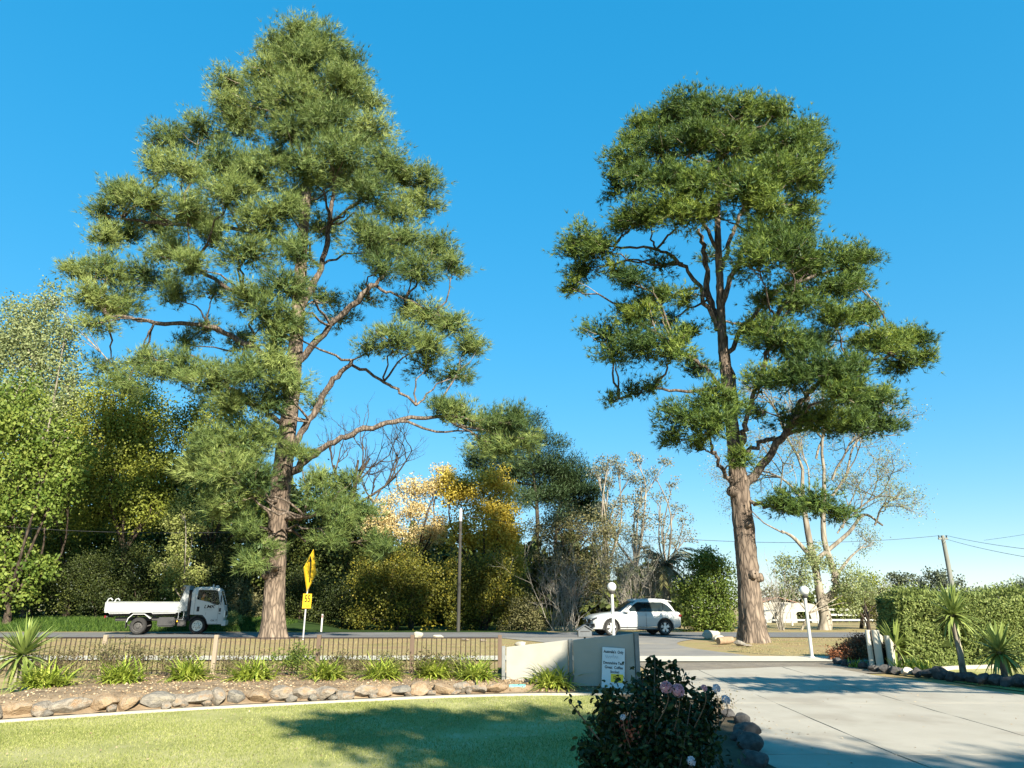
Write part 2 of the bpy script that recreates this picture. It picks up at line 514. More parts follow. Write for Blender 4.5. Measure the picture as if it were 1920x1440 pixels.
def tube_np(pts, rad, n=6):
    P = np.array(pts, float)
    k = len(P)
    T = np.gradient(P, axis=0)
    T /= np.linalg.norm(T, axis=1)[:, None] + 1e-9
    ref = np.eye(3)[np.abs(T).max(0).argmin()]
    A = np.cross(T, ref)
    A /= np.linalg.norm(A, axis=1)[:, None] + 1e-9
    B = np.cross(T, A)
    a = np.arange(n) * 2 * np.pi / n
    V = P[:, None, :] + np.asarray(rad, float)[:, None, None] * (np.cos(a)[None, :, None] * A[:, None, :] + np.sin(a)[None, :, None] * B[:, None, :])
    i = np.arange(k - 1)[:, None] * n
    j = np.arange(n)[None, :]
    j2 = (j + 1) % n
    Q = np.stack([i + j, i + j2, i + n + j2, i + n + j], -1).reshape(-1, 4)
    return V.reshape(-1, 3), Q
class Tubes:
    """limbs and twigs of one plant, joined into one mesh"""
    def __init__(s):
        s.V, s.Q, s.n = [], [], 0
    def add(s, pts, rad, n=5):
        V, Q = tube_np(pts, rad, n)
        s.V.append(V)
        s.Q.append(Q + s.n)
        s.n += len(V)
    def build(s, name, mat, parent=None, origin=(0, 0, 0)):
        if not s.V:
            return None
        return link(name, quad_mesh(name, np.concatenate(s.V) - np.array(origin), np.concatenate(s.Q)), mat, parent)
def curve_pts(ctrl, k=8):
    """smooth path through control points"""
    C = np.array(ctrl, float)
    if len(C) == 2:
        t = np.linspace(0, 1, k)[:, None]
        return C[0] * (1 - t) + C[1] * t
    out = []
    E = np.vstack([2 * C[0] - C[1], C, 2 * C[-1] - C[-2]])
    per = max(2, k // (len(C) - 1))
    for i in range(len(C) - 1):
        p0, p1, p2, p3 = E[i:i + 4]
        for t in np.linspace(0, 1, per, endpoint=False):
            out.append(.5 * ((2 * p1) + (-p0 + p2) * t + (2 * p0 - 5 * p1 + 4 * p2 - p3) * t * t + (-p0 + 3 * p1 - 3 * p2 + p3) * t ** 3))
    out.append(C[-1])
    return np.array(out)
def unit(n):
    d = rng.normal(size=(n, 3))
    return d / (np.linalg.norm(d, axis=1)[:, None] + 1e-9)
def norm(a):
    return a / (np.linalg.norm(a, axis=-1, keepdims=True) + 1e-9)
def rhombs(P, D, L, W, bend=.0, out=None):
    """leaf quads at P, pointing along D; with out, blades turn their faces that way as leaves do towards light"""
    n = len(P)
    S = norm(np.cross(D, unit(n) if out is None else out + .55 * unit(n)))
    L = np.broadcast_to(np.asarray(L, float).reshape(-1, 1), (n, 1))
    W = np.broadcast_to(np.asarray(W, float).reshape(-1, 1), (n, 1))
    a = P
    c = P + D * L
    m = P + D * L * .45
    N = np.cross(D, S)
    b = m + S * W * .5 + N * L * bend
    d = m - S * W * .5 + N * L * bend
    return np.stack([a, b, c, d], 1).reshape(-1, 3)
def needles(P, D, L, W, out=None):
    n = len(P)
    S = norm(np.cross(D, unit(n) if out is None else out + .5 * unit(n)))
    a = P + S * W * .5
    b = P - S * W * .5
    c = P + D * L
    return np.stack([a, b, c], 1).reshape(-1, 3)
def text_obj(name, body, size, mat, parent, loc, rot, extrude=.002, xs=1.0, shear=0, bold=.018):
    c = bpy.data.curves.new(name, 'FONT')
    c.body = body
    c.size = size
    c.extrude = extrude
    c.align_x = 'CENTER'
    c.align_y = 'CENTER'
    c.shear = shear
    c.offset = size * bold
    c.materials.append(M[mat])
    w_ = bpy.data.objects.new('work', c)
    COL.objects.link(w_)
    dg = bpy.context.evaluated_depsgraph_get()
    dg.update()
    me = bpy.data.meshes.new_from_object(w_.evaluated_get(dg))
    bpy.data.objects.remove(w_, do_unlink=True)
    me.materials.clear()
    me.materials.append(M[mat])
    o = bpy.data.objects.new(name, me)
    COL.objects.link(o)
    o.parent = parent
    o.location = loc
    o.rotation_euler = rot
    o.scale = (xs, 1, 1)
    return o
def boolean(me, cutters):
    """cut solids out of a mesh, once, as real geometry"""
    o = bpy.data.objects.new('work', me)
    COL.objects.link(o)
    cs = []
    for cme in cutters:
        c = bpy.data.objects.new('cutter', cme)
        COL.objects.link(c)
        cs.append(c)
        md = o.modifiers.new('b', 'BOOLEAN')
        md.operation = 'DIFFERENCE'
        md.object = c
        md.solver = 'EXACT'
    dg = bpy.context.evaluated_depsgraph_get()
    dg.update()
    out = bpy.data.meshes.new_from_object(o.evaluated_get(dg))
    for x in [o] + cs:
        bpy.data.objects.remove(x, do_unlink=True)
    return out

# ================================================================== THE LAND
def sheet(name, mat, xs, ys, dz, kind='structure', clip=None, f=None):
    X, Y = np.meshgrid(xs, ys)
    if f is not None:
        X, Y = f(X, Y)
    Z = g(X, Y) + dz
    V = np.stack([X, Y, Z], -1).reshape(-1, 3)
    nx, ny = len(xs), len(ys)
    i = np.arange(ny - 1)[:, None] * nx + np.arange(nx - 1)[None, :]
    Q = np.stack([i, i + 1, i + nx + 1, i + nx], -1).reshape(-1, 4)
    o = link(name, quad_mesh(name, V, Q), mat)
    o['kind'] = kind
    return o
gx = np.concatenate([np.linspace(-900, -60, 12), np.arange(-50, -16, 2.0), np.arange(-16, 16, .5), np.arange(16, 50, 2.0), np.linspace(60, 900, 12)])
gy = np.concatenate([np.linspace(-80, -6, 8), np.arange(-5, 24, .5), np.arange(24, 62, 1.0), np.linspace(66, 1500, 16)])
sheet('ground', 'verge', gx, gy, -.012)
# road
rx = np.concatenate([np.linspace(-260, -60, 8), np.arange(-55, 56, 2.5), np.linspace(60, 260, 8)])
sheet('road', 'asphalt', rx, np.linspace(34.4, 41.2, 5), .012, f=lambda X, Y: (X, Y + .12 * np.sin(X * .21)))
# footpath
sheet('footpath', 'path_concrete', np.arange(-40, 40.1, 1.0), np.array([19.9, 20.6, 21.35]), .03)
# asphalt apron where the driveway meets the road
def apron(X, Y):
    t = (Y - 21.35) / (34.38 - 21.35)
    l = 3.4 - 4.2 * t ** 1.5
    r = 6.9 - .5 * t + 3.0 * t ** 3 - .9 * np.sin(t * 3.1)
    s = (X - 0) / 1.0
    return l + (r - l) * s, Y
sheet('driveway_apron', 'drive_asphalt', np.linspace(0, 1, 9), np.linspace(21.352, 34.38, 14), .006, f=apron)
sheet('gravel_strip', 'gravel', np.linspace(3.2, 9.6, 12), np.linspace(17.4, 19.89, 6), .008)
# green bank beyond the road
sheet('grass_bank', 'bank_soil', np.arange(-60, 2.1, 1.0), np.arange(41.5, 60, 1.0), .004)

# lawn: bounded by the concrete mowing strip
edge_px = [(-160, 1370), (0, 1356), (120, 1348), (250, 1339), (380, 1331), (520, 1324), (660, 1317), (800, 1310), (940, 1306), (1020, 1304.5), (1100, 1304), (1180, 1305), (1260, 1308)]
edge = np.array([gnd(u, v) for u, v in edge_px])
EX, EY = edge[:, 0], edge[:, 1]
def edge_y(x):
    return np.interp(x, EX, EY)
def lawnf(X, Y):                                          # Y in 0..1 from near to the strip
    e = edge_y(X)
    return X, 3.0 + (e - 3.0) * Y
sheet('lawn', 'lawn_soil', np.linspace(EX[0], 2.6, 30), np.linspace(0, 1, 24), .004, f=lawnf)
# mowing strip
def strip(name, path, wd, ht, mat):
    V, Q = [], []
    P = np.array(path)
    T = norm(np.gradient(P[:, :2], axis=0))
    N = np.stack([-T[:, 1], T[:, 0]], 1)
    for p, n in zip(P, N):
        z = float(g(p[0], p[1]))
        for a, h in ((0, -.03), (0, ht), (wd, ht + .006), (wd, -.03)):
            V.append((p[0] + n[0] * a, p[1] + n[1] * a, z + h))
    for i in range(len(P) - 1):
        for k in range(3):
            Q.append((i * 4 + k, i * 4 + k + 1, (i + 1) * 4 + k + 1, (i + 1) * 4 + k))
    o = link(name, quad_mesh(name, np.array(V), np.array(Q), smooth=False), mat)
    o['kind'] = 'structure'
    return o
ep = curve_pts(edge, 60)
strip('mowing_strip', ep, .22, .03, 'edging_concrete')
# raised garden bed between strip and fence
FY = 16.15                                               # the fence line
def bedf(X, S):
    e = edge_y(X) + .20
    return X, e + (FY + .5 - e) * S
bxs, bss = np.linspace(EX[0], 2.3, 60), np.linspace(0, 1, 12)
X, S = np.meshgrid(bxs, bss)
X, Y = bedf(X, S)
e0 = edge_y(X) + .2
rise = sstep((Y - e0) / .45) * .17
bz = g(X, Y) * 0 + np.maximum(g(X, Y) + .015, .05 + rise + .06 * sstep((Y - e0) / 1.6)) + rng.normal(0, .008, X.shape)
lowright = sstep((X - 0.0) / 1.2)
bz = bz * (1 - lowright) + (g(X, Y) + .02) * lowright
V = np.stack([X, Y, bz], -1).reshape(-1, 3)
i = np.arange(11)[:, None] * 60 + np.arange(59)[None, :]
o = link('garden_bed', quad_mesh('garden_bed', V, np.stack([i, i + 1, i + 61, i + 60], -1).reshape(-1, 4)), 'bed_soil')
o['kind'] = 'structure'
def bed_z(x, y):
    e = edge_y(x) + .2
    z = max(float(g(x, y)) + .015, .05 + .17 * float(sstep((y - e) / .45)) + .06 * float(sstep((y - e) / 1.6)))
    lr = float(sstep(x / 1.2))
    return z * (1 - lr) + (float(g(x, y)) + .02) * lr

# concrete driveway: slabs with open joints
def clip_poly(poly, rect):
    x0, x1, y0, y1 = rect
    for ax, lim, sgn in ((0, x0, 1), (0, x1, -1), (1, y0, 1), (1, y1, -1)):
        out = []
        for i in range(len(poly)):
            a, b = poly[i - 1], poly[i]
            ia, ib = (a[ax] - lim) * sgn >= 0, (b[ax] - lim) * sgn >= 0
            if ia != ib:
                t = (lim - a[ax]) / (b[ax] - a[ax])
                out.append((a[0] + (b[0] - a[0]) * t, a[1] + (b[1] - a[1]) * t))
            if ib:
                out.append(b)
        poly = out
        if not poly:
            return []
    return poly
dl = [gnd(*p)[:2] for p in ((1208, 1262), (1225, 1285), (1300, 1312), (1352, 1326), (1375, 1345), (1400, 1375), (1418, 1402), (1432, 1438))]
dr = [gnd(*p)[:2] for p in ((1490, 1251), (1565, 1254), (1640, 1268), (1740, 1281), (1920, 1306))]
outline = [tuple(a) for a in dl] + [(3.0, 6.6), (2.6, 4), (2.4, 1.0), (24, 1.0), (24, 9.9)] + [tuple(a) for a in dr[::-1]]
drive = link('driveway', None)
drive['kind'] = 'structure'
jx = [-2, 4.38, 6.6, 8.9, 11.2, 15, 24]
jy = [1.0, 5.2, 9.0, 12.85, 16.0, 19.0]
for a in range(len(jx) - 1):
    for b in range(len(jy) - 1):
        gp = .011
        poly = clip_poly(outline, (jx[a] + gp, jx[a + 1] - gp, jy[b] + gp, jy[b + 1] - gp))
        if len(poly) < 3:
            continue
        # refine the outline of the slab so that its edge is slightly ragged
        pts = []
        for i in range(len(poly)):
            p, q = np.array(poly[i - 1]), np.array(poly[i])
            L = np.linalg.norm(q - p)
            if L < 1e-4:
                continue
            k = max(1, int(L / .35))
            for t in range(k):
                pts.append(p + (q - p) * t / k + rng.normal(0, .008, 2))
        n = len(pts)
        if n < 3:
            continue
        c = np.mean(pts, 0)
        top = [(p[0], p[1], float(g(p[0], p[1])) + .022) for p in pts]
        bot = [(p[0], p[1], float(g(p[0], p[1])) - .05) for p in pts]
        Geo().add(top + bot, [tuple(range(n))] + [(i, (i + 1) % n, (i + 1) % n + n, i + n) for i in range(n)]).build('slab', 'concrete', drive)
# soil of the rose bed at the right of the lawn
rb = [gnd(1150, 1309)[:2], gnd(1225, 1288)[:2], gnd(1300, 1314)[:2], gnd(1352, 1328)[:2], gnd(1395, 1370)[:2], gnd(1425, 1430)[:2], (2.9, 6.6), (2.4, 4), (1.0, 4.2), gnd(1130, 1420)[:2], gnd(1128, 1350)[:2]]
Geo().add([(p[0], p[1], float(g(p[0], p[1])) + .03) for p in rb], [tuple(range(len(rb)))]).build('rose_bed', 'dark_soil')['kind'] = 'structure'
# small lawn at the right
rl = [gnd(1745, 1262)[:2], gnd(1790, 1279)[:2], gnd(1920, 1297)[:2], (16, 12), (18, 14.8), gnd(1920, 1252)[:2], gnd(1790, 1256)[:2]]
Geo().add([(p[0], p[1], float(g(p[0], p[1])) + .006) for p in rl], [tuple(range(len(rl)))]).build('side_lawn', 'lawn_soil')['kind'] = 'structure'
strip('lawn_edging', curve_pts([gnd(1740, 1259), gnd(1800, 1254.5), gnd(1870, 1252), gnd(1960, 1250), gnd(2100, 1249)], 16), .12, .07, 'edging_concrete')

# grass: blades over the lawn, tufts on verge and bank
def blades(name, label, pts, h, wd, mat, lean=.35):
    n = len(pts)
    D = norm(np.stack([rng.normal(0, lean, n), rng.normal(0, lean, n), np.ones(n)], 1))
    Lh = (h * rng.uniform(.55, 1.25, n))[:, None]
    o = link(name, np_mesh(name, needles(pts, D, Lh, wd), 3, rng.uniform(0, 1, n)), mat)
    tag(o, label, 'grass', kind='stuff')
    return o
def fieldnoise(x, y, s=1.0):
    return .5 + .25 * (np.sin(x * 1.7 * s + 1.3 * np.sin(y * 1.1 * s)) + np.sin(y * 2.3 * s + 1.7 * np.sin(x * .9 * s + 2)))
n = 230000
x = rng.uniform(-10.5, 2.0, n)
y = 7.6 + (edge_y(x) - 7.65) * rng.uniform(0, 1, n) ** .9
keep = (np.abs(x) < y * .8 + .6) & (rng.uniform(0, 1, n) < np.clip(.12 + 1.15 * fieldnoise(x, y, .9) + .25 * (fieldnoise(x + 3, y, 2.3) - .5), .06, 1))
x, y = x[keep], y[keep]
blades('lawn_grass', 'short mown green grass of the front lawn with paler worn patches', np.stack([x, y, g(x, y) + .002], 1), .032, .007, 'grass_blade', .5)
n = 9000
x = rng.uniform(8.8, 15, n); y = rng.uniform(13.5, 17.5, n)
ok = np.array([len(clip_poly([(a - .01, b - .01), (a + .01, b - .01), (a, b + .01)], (9, 20, 12, 18))) > 0 for a, b in zip(x, y)])
pol = np.array(rl)
def inpoly(x, y, P):
    r = np.zeros(len(x), bool)
    j = len(P) - 1
    for i in range(len(P)):
        c = ((P[i][1] > y) != (P[j][1] > y)) & (x < (P[j][0] - P[i][0]) * (y - P[i][1]) / (P[j][1] - P[i][1] + 1e-9) + P[i][0])
        r ^= c
        j = i
    return r
x = rng.uniform(8.5, 18, 26000); y = rng.uniform(11.5, 17.5, 26000)
k = inpoly(x, y, rl)
x, y = x[k], y[k]
blades('side_lawn_grass', 'short grass of the small lawn between rocks and hedge', np.stack([x, y, g(x, y) + .004], 1), .035, .009, 'grass_blade', .5)
n = 60000
x = rng.uniform(-26, 26, n); y = 21.5 + 12.7 * rng.uniform(0, 1, n) ** 1.3
k = (rng.uniform(0, 1, n) < fieldnoise(x, y, .5) * 1.2 - .15) & ~((x > 3.0 - 4.0 * ((y - 21.35) / 13) ** 1.5) & (x < 7.0 + 3.0 * ((y - 21.35) / 13) ** 3))
x, y = x[k], y[k]
blades('verge_grass', 'dry tussocky grass on the verge beside the road', np.stack([x, y, g(x, y) - .012], 1), .045, .016, 'grass_dry', .6)
n = 14000
x = rng.uniform(-14, -.5, n); y = rng.uniform(FY + .5, 19.8, n)
blades('strip_grass', 'dry short grass between the fence and the footpath', np.stack([x, y, g(x, y) - .012], 1), .05, .012, 'grass_dry', .6)
n = 20000
x = rng.uniform(-34, -13.2, n); y = rng.uniform(41.6, 46.5, n)
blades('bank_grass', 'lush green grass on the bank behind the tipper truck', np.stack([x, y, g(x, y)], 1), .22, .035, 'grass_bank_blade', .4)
# leaf litter and bark chips on the bed
n = 9000
x = rng.uniform(EX[0], 2.2, n)
e = edge_y(x) + .3
y = e + (FY + .5 - e) * rng.uniform(0, 1, n)
z = np.array([bed_z(a, b) for a, b in zip(x, y)])
o = link('leaf_litter', np_mesh('leaf_litter', rhombs(np.stack([x, y, z + .008], 1), norm(np.stack([rng.normal(0, 1, n), rng.normal(0, 1, n), rng.normal(0, .25, n)], 1)), rng.uniform(.02, .06, n), rng.uniform(.012, .03, n)), 4, rng.uniform(0, 1, n)), 'litter')
tag(o, 'dry leaves and bark chips strewn over the garden bed', 'litter', kind='stuff')

# fallen leaves on lawn and driveway
def fallen(name, label, x, y, dz, size):
    n = len(x)
    P = np.stack([x, y, g(x, y) + dz], 1)
    o = link(name, np_mesh(name, rhombs(P, norm(np.stack([rng.normal(0, 1, n), rng.normal(0, 1, n), np.abs(rng.normal(0, .2, n))], 1)), rng.uniform(*size, n), rng.uniform(size[0] * .5, size[1] * .55, n), 0, np.tile([0, 0, 1.0], (n, 1))), 4, rng.uniform(0, 1, n)), 'litter')
    tag(o, label, 'litter', kind='stuff')
x = rng.uniform(-9, 1.5, 420); y = rng.uniform(8, 14.5, 420)
k = y < edge_y(x) - .05
fallen('lawn_leaves', 'fallen dry leaves scattered over the front lawn', x[k], y[k], .03, (.025, .05))
x = np.concatenate([rng.uniform(3.2, 12, 260), 3.3 + np.abs(rng.normal(0, .35, 160))]); y = np.concatenate([rng.uniform(8, 17.5, 260), rng.uniform(9, 17, 160)])
k = inpoly(x, y, outline)
fallen('driveway_leaves', 'fallen leaves and grit scattered over the concrete driveway', x[k], y[k], .028, (.02, .05))

# ================================================================== THE TWO TALL PINES
def blob_radii(u, v, r, Y):
    p = at(u, v, Y)
    t = CP * Y + (p[2] - EYE) * SP
    return p, r * t / F
def pine(name, label, Y0, trunk, limbs, clumps, mat, base_z, seed, twist=.8, need=1.0, nl=.27, flat=.72, dens=1.0, bare=(), full=1.05, thin=1.0):
    global rng
    rng = np.random.default_rng(seed)
    tr = []
    for (u, v, rp, d) in trunk:
        p, rr = blob_radii(u, v, rp * thin, Y0 + d)
        tr.append((p, rr))
    tr[0][0][2] = base_z
    origin = tr[0][0].copy()
    root = thing(name, label, 'tree', origin)
    # trunk: ridged bark plates and a flared foot
    C = np.array([a[0] for a in tr])
    rad = np.array([a[1] for a in tr])
    zz = np.linspace(base_z - .15, C[-1][2], 130)
    cx = np.interp(zz, C[:, 2], C[:, 0]); cy = np.interp(zz, C[:, 2], C[:, 1]); rr = np.interp(zz, C[:, 2], rad)
    sm = np.ones(9) / 9
    cx = np.convolve(np.pad(cx, 4, 'edge'), sm, 'valid'); cy = np.convolve(np.pad(cy, 4, 'edge'), sm, 'valid')
    n = 40
    a = np.arange(n) * 2 * np.pi / n
    ridge = 1 + .035 * np.sin(a * 9 + 2 * np.sin(zz[:, None] * 1.3)) + .03 * np.sin(a * 17 + zz[:, None] * 2.1) + .05 * np.sin(a * 3 + zz[:, None] * .5)
    foot = 1 + .24 * np.exp(-(zz - base_z) / .5)[:, None] * (1 + .5 * np.sin(a * 5 + 1))
    rm = rr[:, None] * ridge * foot + rng.normal(0, .012, (130, n))
    V = np.stack([cx[:, None] + rm * np.cos(a), cy[:, None] + rm * np.sin(a), np.repeat(zz[:, None], n, 1)], -1).reshape(-1, 3) - origin
    i = np.arange(129)[:, None] * n
    j = np.arange(n)[None, :]
    Q = np.stack([i + j, i + (j + 1) % n, i + n + (j + 1) % n, i + n + j], -1).reshape(-1, 4)
    trunk_o = link('trunk', quad_mesh('trunk', V, Q), 'pine_bark', root)
                                                         # burls and sawn-off stubs on the trunk
    for (u, v, s, kr) in bare:
        z = at(u, v, Y0)[2]
        c0 = np.array([np.interp(z, zz, cx), np.interp(z, zz, cy), z])
        dd = norm(np.array([s, -.55, .12]))
        r0 = float(np.interp(z, zz, rr))
        kn = Tubes()
        kn.add([c0 + dd * (r0 - .1), c0 + dd * (r0 + .06), c0 + dd * (r0 + .16), c0 + dd * (r0 + .19)], [kr * 1.2, kr * 1.15, kr, kr * .2], 9)
        kn.build('knot', 'pine_bark', trunk_o, origin)
    tb = Tubes()
    for pts in limbs:
        ps, rs = [], []
        for (u, v, rp, d) in pts:
            p, rr_ = blob_radii(u, v, rp * .78, Y0 + d)
            ps.append(p)
            rs.append(rr_)
        c = curve_pts(ps, 5 * len(ps))
        r = np.interp(np.linspace(0, 1, len(c)), np.linspace(0, 1, len(rs)), rs)
        c[1:-1] += rng.normal(0, .05, c[1:-1].shape)
        tb.add(c, r * (1 + rng.normal(0, .06, len(r))), 8)
    tw = Tubes()
    PP, DD, TT, OO, CP_, CO_ = [], [], [], [], [], []
    zmin_b = C[2][2]
    lcs = []
    for pts in limbs:
        for (u, v, rp, d) in pts[1:]:
            lcs.append(at(u, v, Y0 + d))
    lcs = np.array(lcs) if lcs else np.zeros((0, 3))
    for cl in clumps:
        u, v, r, d = cl[:4]
        den = cl[4] if len(cl) > 4 else 1.0
        c, rad_ = blob_radii(u, v, r * full, Y0 + d)
        # branch from trunk (or nearby limb) to the clump
        hz = math.hypot(c[0] - np.interp(c[2], zz, cx), c[1] - np.interp(c[2], zz, cy))
        zs = max(zmin_b, c[2] - .45 * hz - .8)
        s = np.array([np.interp(zs, zz, cx), np.interp(zs, zz, cy), zs])
        if len(lcs):
            dl_ = np.linalg.norm(lcs - c, axis=1) + np.where(lcs[:, 2] > c[2] + .4, 3, 0)
            if dl_.min() < np.linalg.norm(s - c):
                s = lcs[dl_.argmin()]
        L = np.linalg.norm(c - s)
        mid = s * .5 + c * .5 + np.array([0, 0, .10 * L]) * rng.uniform(-.6, 1.0) + rng.normal(0, .07 * L, 3)
        path = curve_pts([s, mid, c], 9)
        path[1:-1] += rng.normal(0, .02 * L, path[1:-1].shape)
        r0 = min(.13, .03 + .010 * L)
        tb.add(path, np.linspace(r0, .022, len(path)), 5)
        # sub-branches to tip bunches
        nb = max(5, int(9 * rad_ * rad_ * 1.5))
        dirs = unit(nb * 3)
        dirs = dirs[dirs[:, 2] > -.5][:nb]
        nb = len(dirs)
        tip = c + dirs * np.array([1.06, 1.06, flat]) * rad_ * rng.uniform(.55, 1.02, nb)[:, None]
        for q in range(nb):
            st = path[-1 - rng.integers(0, 3)]
            m2 = (st + tip[q]) / 2 + rng.normal(0, .10 * rad_, 3) - np.array([0, 0, .05 * rad_])
            if q % 2 == 0:
                tw.add([st, m2, tip[q]], [.022, .014, .007], 3)
        # needle tufts at and behind the tips
        per = int(33 * den * dens)
        tp = np.repeat(tip, per, 0)
        dr_ = np.repeat(dirs, per, 0)
        sp_ = np.array([.24, .24, .17]) * (.55 + .5 * rad_)
        tp = tp + rng.normal(0, 1, tp.shape) * sp_ - dr_ * (np.abs(rng.normal(0, .28, len(tp))) * rad_)[:, None]
        ax = norm(dr_ * .9 + np.array([0, 0, .35]) + rng.normal(0, .35, tp.shape))
        kn_ = 9
        P = np.repeat(tp, kn_, 0)
        D = norm(np.repeat(ax, kn_, 0) * twist + rng.normal(0, .62, P.shape))
        PP.append(P + D * .02)
        DD.append(D)
        tt = np.clip(.45 + rng.normal(0, .16, len(tp)) + rng.normal(0, .17), 0, 1)
        TT.append(np.clip(np.repeat(tt, kn_) + rng.normal(0, .1, len(P)), 0, 1))
        OO.append(norm(P - c + np.array([0, 0, .35 * rad_])))
        nc = int(170 * rad_ * rad_ * den)                   # dark quads added to block light and paint the clump's hollows dark
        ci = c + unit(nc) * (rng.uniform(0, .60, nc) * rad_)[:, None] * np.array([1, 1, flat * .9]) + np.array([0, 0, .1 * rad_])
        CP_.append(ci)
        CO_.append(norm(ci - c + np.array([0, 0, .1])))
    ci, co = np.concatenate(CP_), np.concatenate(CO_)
    link('dark_core', np_mesh('dark_core', rhombs(ci, unit(len(ci)), rng.uniform(.16, .32, len(ci)), .09, 0, co) - origin, 4, np.clip(rng.normal(.02, .05, len(ci)), 0, 1)), mat, root)['kind'] = 'stuff'
    P, D, T, O = np.concatenate(PP), np.concatenate(DD), np.concatenate(TT), np.concatenate(OO)
    Ln = nl * rng.uniform(.6, 1.2, len(P))[:, None]
    link('crown', np_mesh('crown', needles(P, D, Ln, .030 * need, O) - origin, 3, T), mat, root)
    tb.build('limb', 'limb_bark', root, origin)['kind'] = 'stuff'
    tw.build('twig', 'dead_twig', root, origin)['kind'] = 'stuff'
    return root

LP = [(565, 70, 45, 0), (520, 92, 40, 1), (608, 88, 45, -1), (575, 120, 58, -1.5), (650, 130, 42, .5), (500, 140, 42, -.5), (645, 172, 55, -1.5), (560, 185, 60, -2), (690, 190, 36, .5),
      (500, 200, 50, 0), (430, 160, 38, 1), (425, 198, 38, -.5), (612, 240, 60, -2.5), (690, 250, 50, -1), (540, 250, 50, -2), (450, 240, 45, 0), (380, 245, 40, .5), (320, 265, 42, 1),
      (298, 310, 38, 0), (345, 320, 45, -1.5), (640, 300, 60, -3), (720, 308, 50, -1), (570, 320, 50, -3.5), (410, 310, 50, -3), (480, 330, 55, -3.5), (430, 370, 55, -4), (760, 335, 36, .5),
      (795, 345, 34, .5), (790, 385, 35, 1), (690, 365, 52, -2), (740, 400, 45, 0), (220, 372, 42, .5), (192, 400, 32, 1), (270, 380, 45, -.5), (198, 448, 34, 0), (240, 440, 38, 1.5),
      (350, 395, 45, -2), (490, 420, 50, -4), (530, 400, 42, -4), (460, 480, 50, -4), (400, 450, 40, -1), (310, 480, 42, 0), (360, 500, 40, -3), (555, 475, 42, -4.5), (690, 450, 52, -2),
      (760, 450, 45, -.5), (820, 470, 40, .5), (848, 500, 32, 0), (780, 510, 45, -1), (715, 505, 36, -3), (530, 540, 48, -4.5), (470, 560, 42, -3.5), (400, 550, 32, 0, .6), (330, 560, 36, -1), (270, 520, 40, .5),
      (200, 510, 45, 0), (152, 520, 34, .5), (170, 560, 42, -.5), (222, 570, 45, .5), (182, 610, 34, 0, .7), (540, 610, 42, -4), (500, 590, 42, -4.5), (765, 580, 34, 1, .7), (800, 590, 38, 0), (850, 610, 38, 0),
      (880, 650, 36, .5), (800, 650, 42, -1), (740, 640, 42, -2.5), (690, 655, 32, -2, .7), (850, 700, 34, .5, .8), (800, 690, 32, 0, .8), (345, 640, 28, 1, .8), (385, 620, 28, 1, .8), (300, 690, 42, -1),
      (350, 700, 44, -2.5), (400, 720, 48, -3.5), (470, 700, 52, -4.5), (512, 680, 42, -4), (540, 720, 40, -4), (500, 750, 42, -3.5), (440, 760, 42, -3.5), (260, 680, 32, 1, .8), (230, 720, 34, 1, .8), (192, 690, 28, 2, .7),
      (830, 772, 36, -.5), (870, 785, 40, -.5), (920, 800, 44, -.5), (962, 790, 34, -1), (945, 840, 38, -1), (905, 835, 28, -.8, .8), (985, 825, 26, -1, .8), (460, 840, 50, -3), (400, 830, 42, -3), (430, 885, 55, -3.5), (380, 880, 38, -2.5),
      (500, 820, 38, -3), (480, 905, 42, -3.5), (440, 945, 45, -3), (400, 955, 38, -2.5), (460, 990, 34, -2.5), (485, 1030, 30, -2), (478, 1055, 26, -2.5), (600, 950, 38, -2), (640, 970, 40, -2),
      (620, 1010, 34, -2), (680, 960, 38, -1.5), (722, 1030, 32, -1.5), (600, 905, 32, -1.5), (650, 915, 28, -1), (600, 560, 34, 2, .7), (640, 600, 30, 2.5, .6), (450, 640, 34, 2, .7), (600, 430, 40, 3, .8),
      (690, 560, 30, 1.5, .6), (560, 380, 45, 3), (380, 420, 40, 3), (300, 430, 38, 3), (520, 300, 45, 3), (640, 340, 45, 3), (620, 200, 45, 2.5), (540, 130, 40, 2.5), (720, 470, 40, 3), (560, 850, 30, -2), (590, 760, 28, 1.5, .5), (520, 640, 34, -4.3)]
LT = [(511, 1199, 23, 0), (514, 1100, 19, 0), (521, 1000, 17.5, 0), (528, 900, 19, 0), (545, 760, 15, 0), (556, 620, 13, 0), (566, 480, 10.5, 0), (575, 360, 8, 0), (578, 240, 5.5, 0), (570, 120, 3, 0), (566, 60, 1.2, 0)]
LL = [[(545, 700, 9, 0), (620, 610, 8, -.5), (690, 545, 6.5, -.8), (720, 515, 4, -1)], [(540, 850, 10, 0), (580, 790, 8, -.3), (620, 720, 7.5, -.5), (660, 675, 5, -.8)],
      [(545, 885, 10, 0), (600, 845, 8, -.5), (660, 812, 7, -.8), (740, 790, 6, -.8), (830, 780, 4, -.6)], [(535, 700, 8, 0), (470, 650, 7, .3), (390, 612, 6, .3), (290, 604, 5, .2), (200, 590, 3, 0)],
      [(560, 590, 8, 0), (600, 500, 7, .6), (618, 420, 6, .8), (625, 350, 4, .8)], [(655, 680, 4, -.6), (720, 715, 3.5, -.5), (780, 760, 3, -.5)], [(530, 975, 6, 0), (570, 968, 5, -1.2), (610, 962, 3.5, -2)],
      [(548, 640, 6, 0), (460, 560, 5, -.5), (360, 500, 4, -.5)], [(560, 470, 6, 0), (450, 430, 5, .2), (330, 420, 4, .5), (230, 410, 3, .6)], [(535, 800, 7, 0), (480, 760, 6, -1), (420, 720, 5, -2)], [(700, 535, 4, -.6), (760, 560, 3, -.2), (820, 590, 2.5, 0)]]
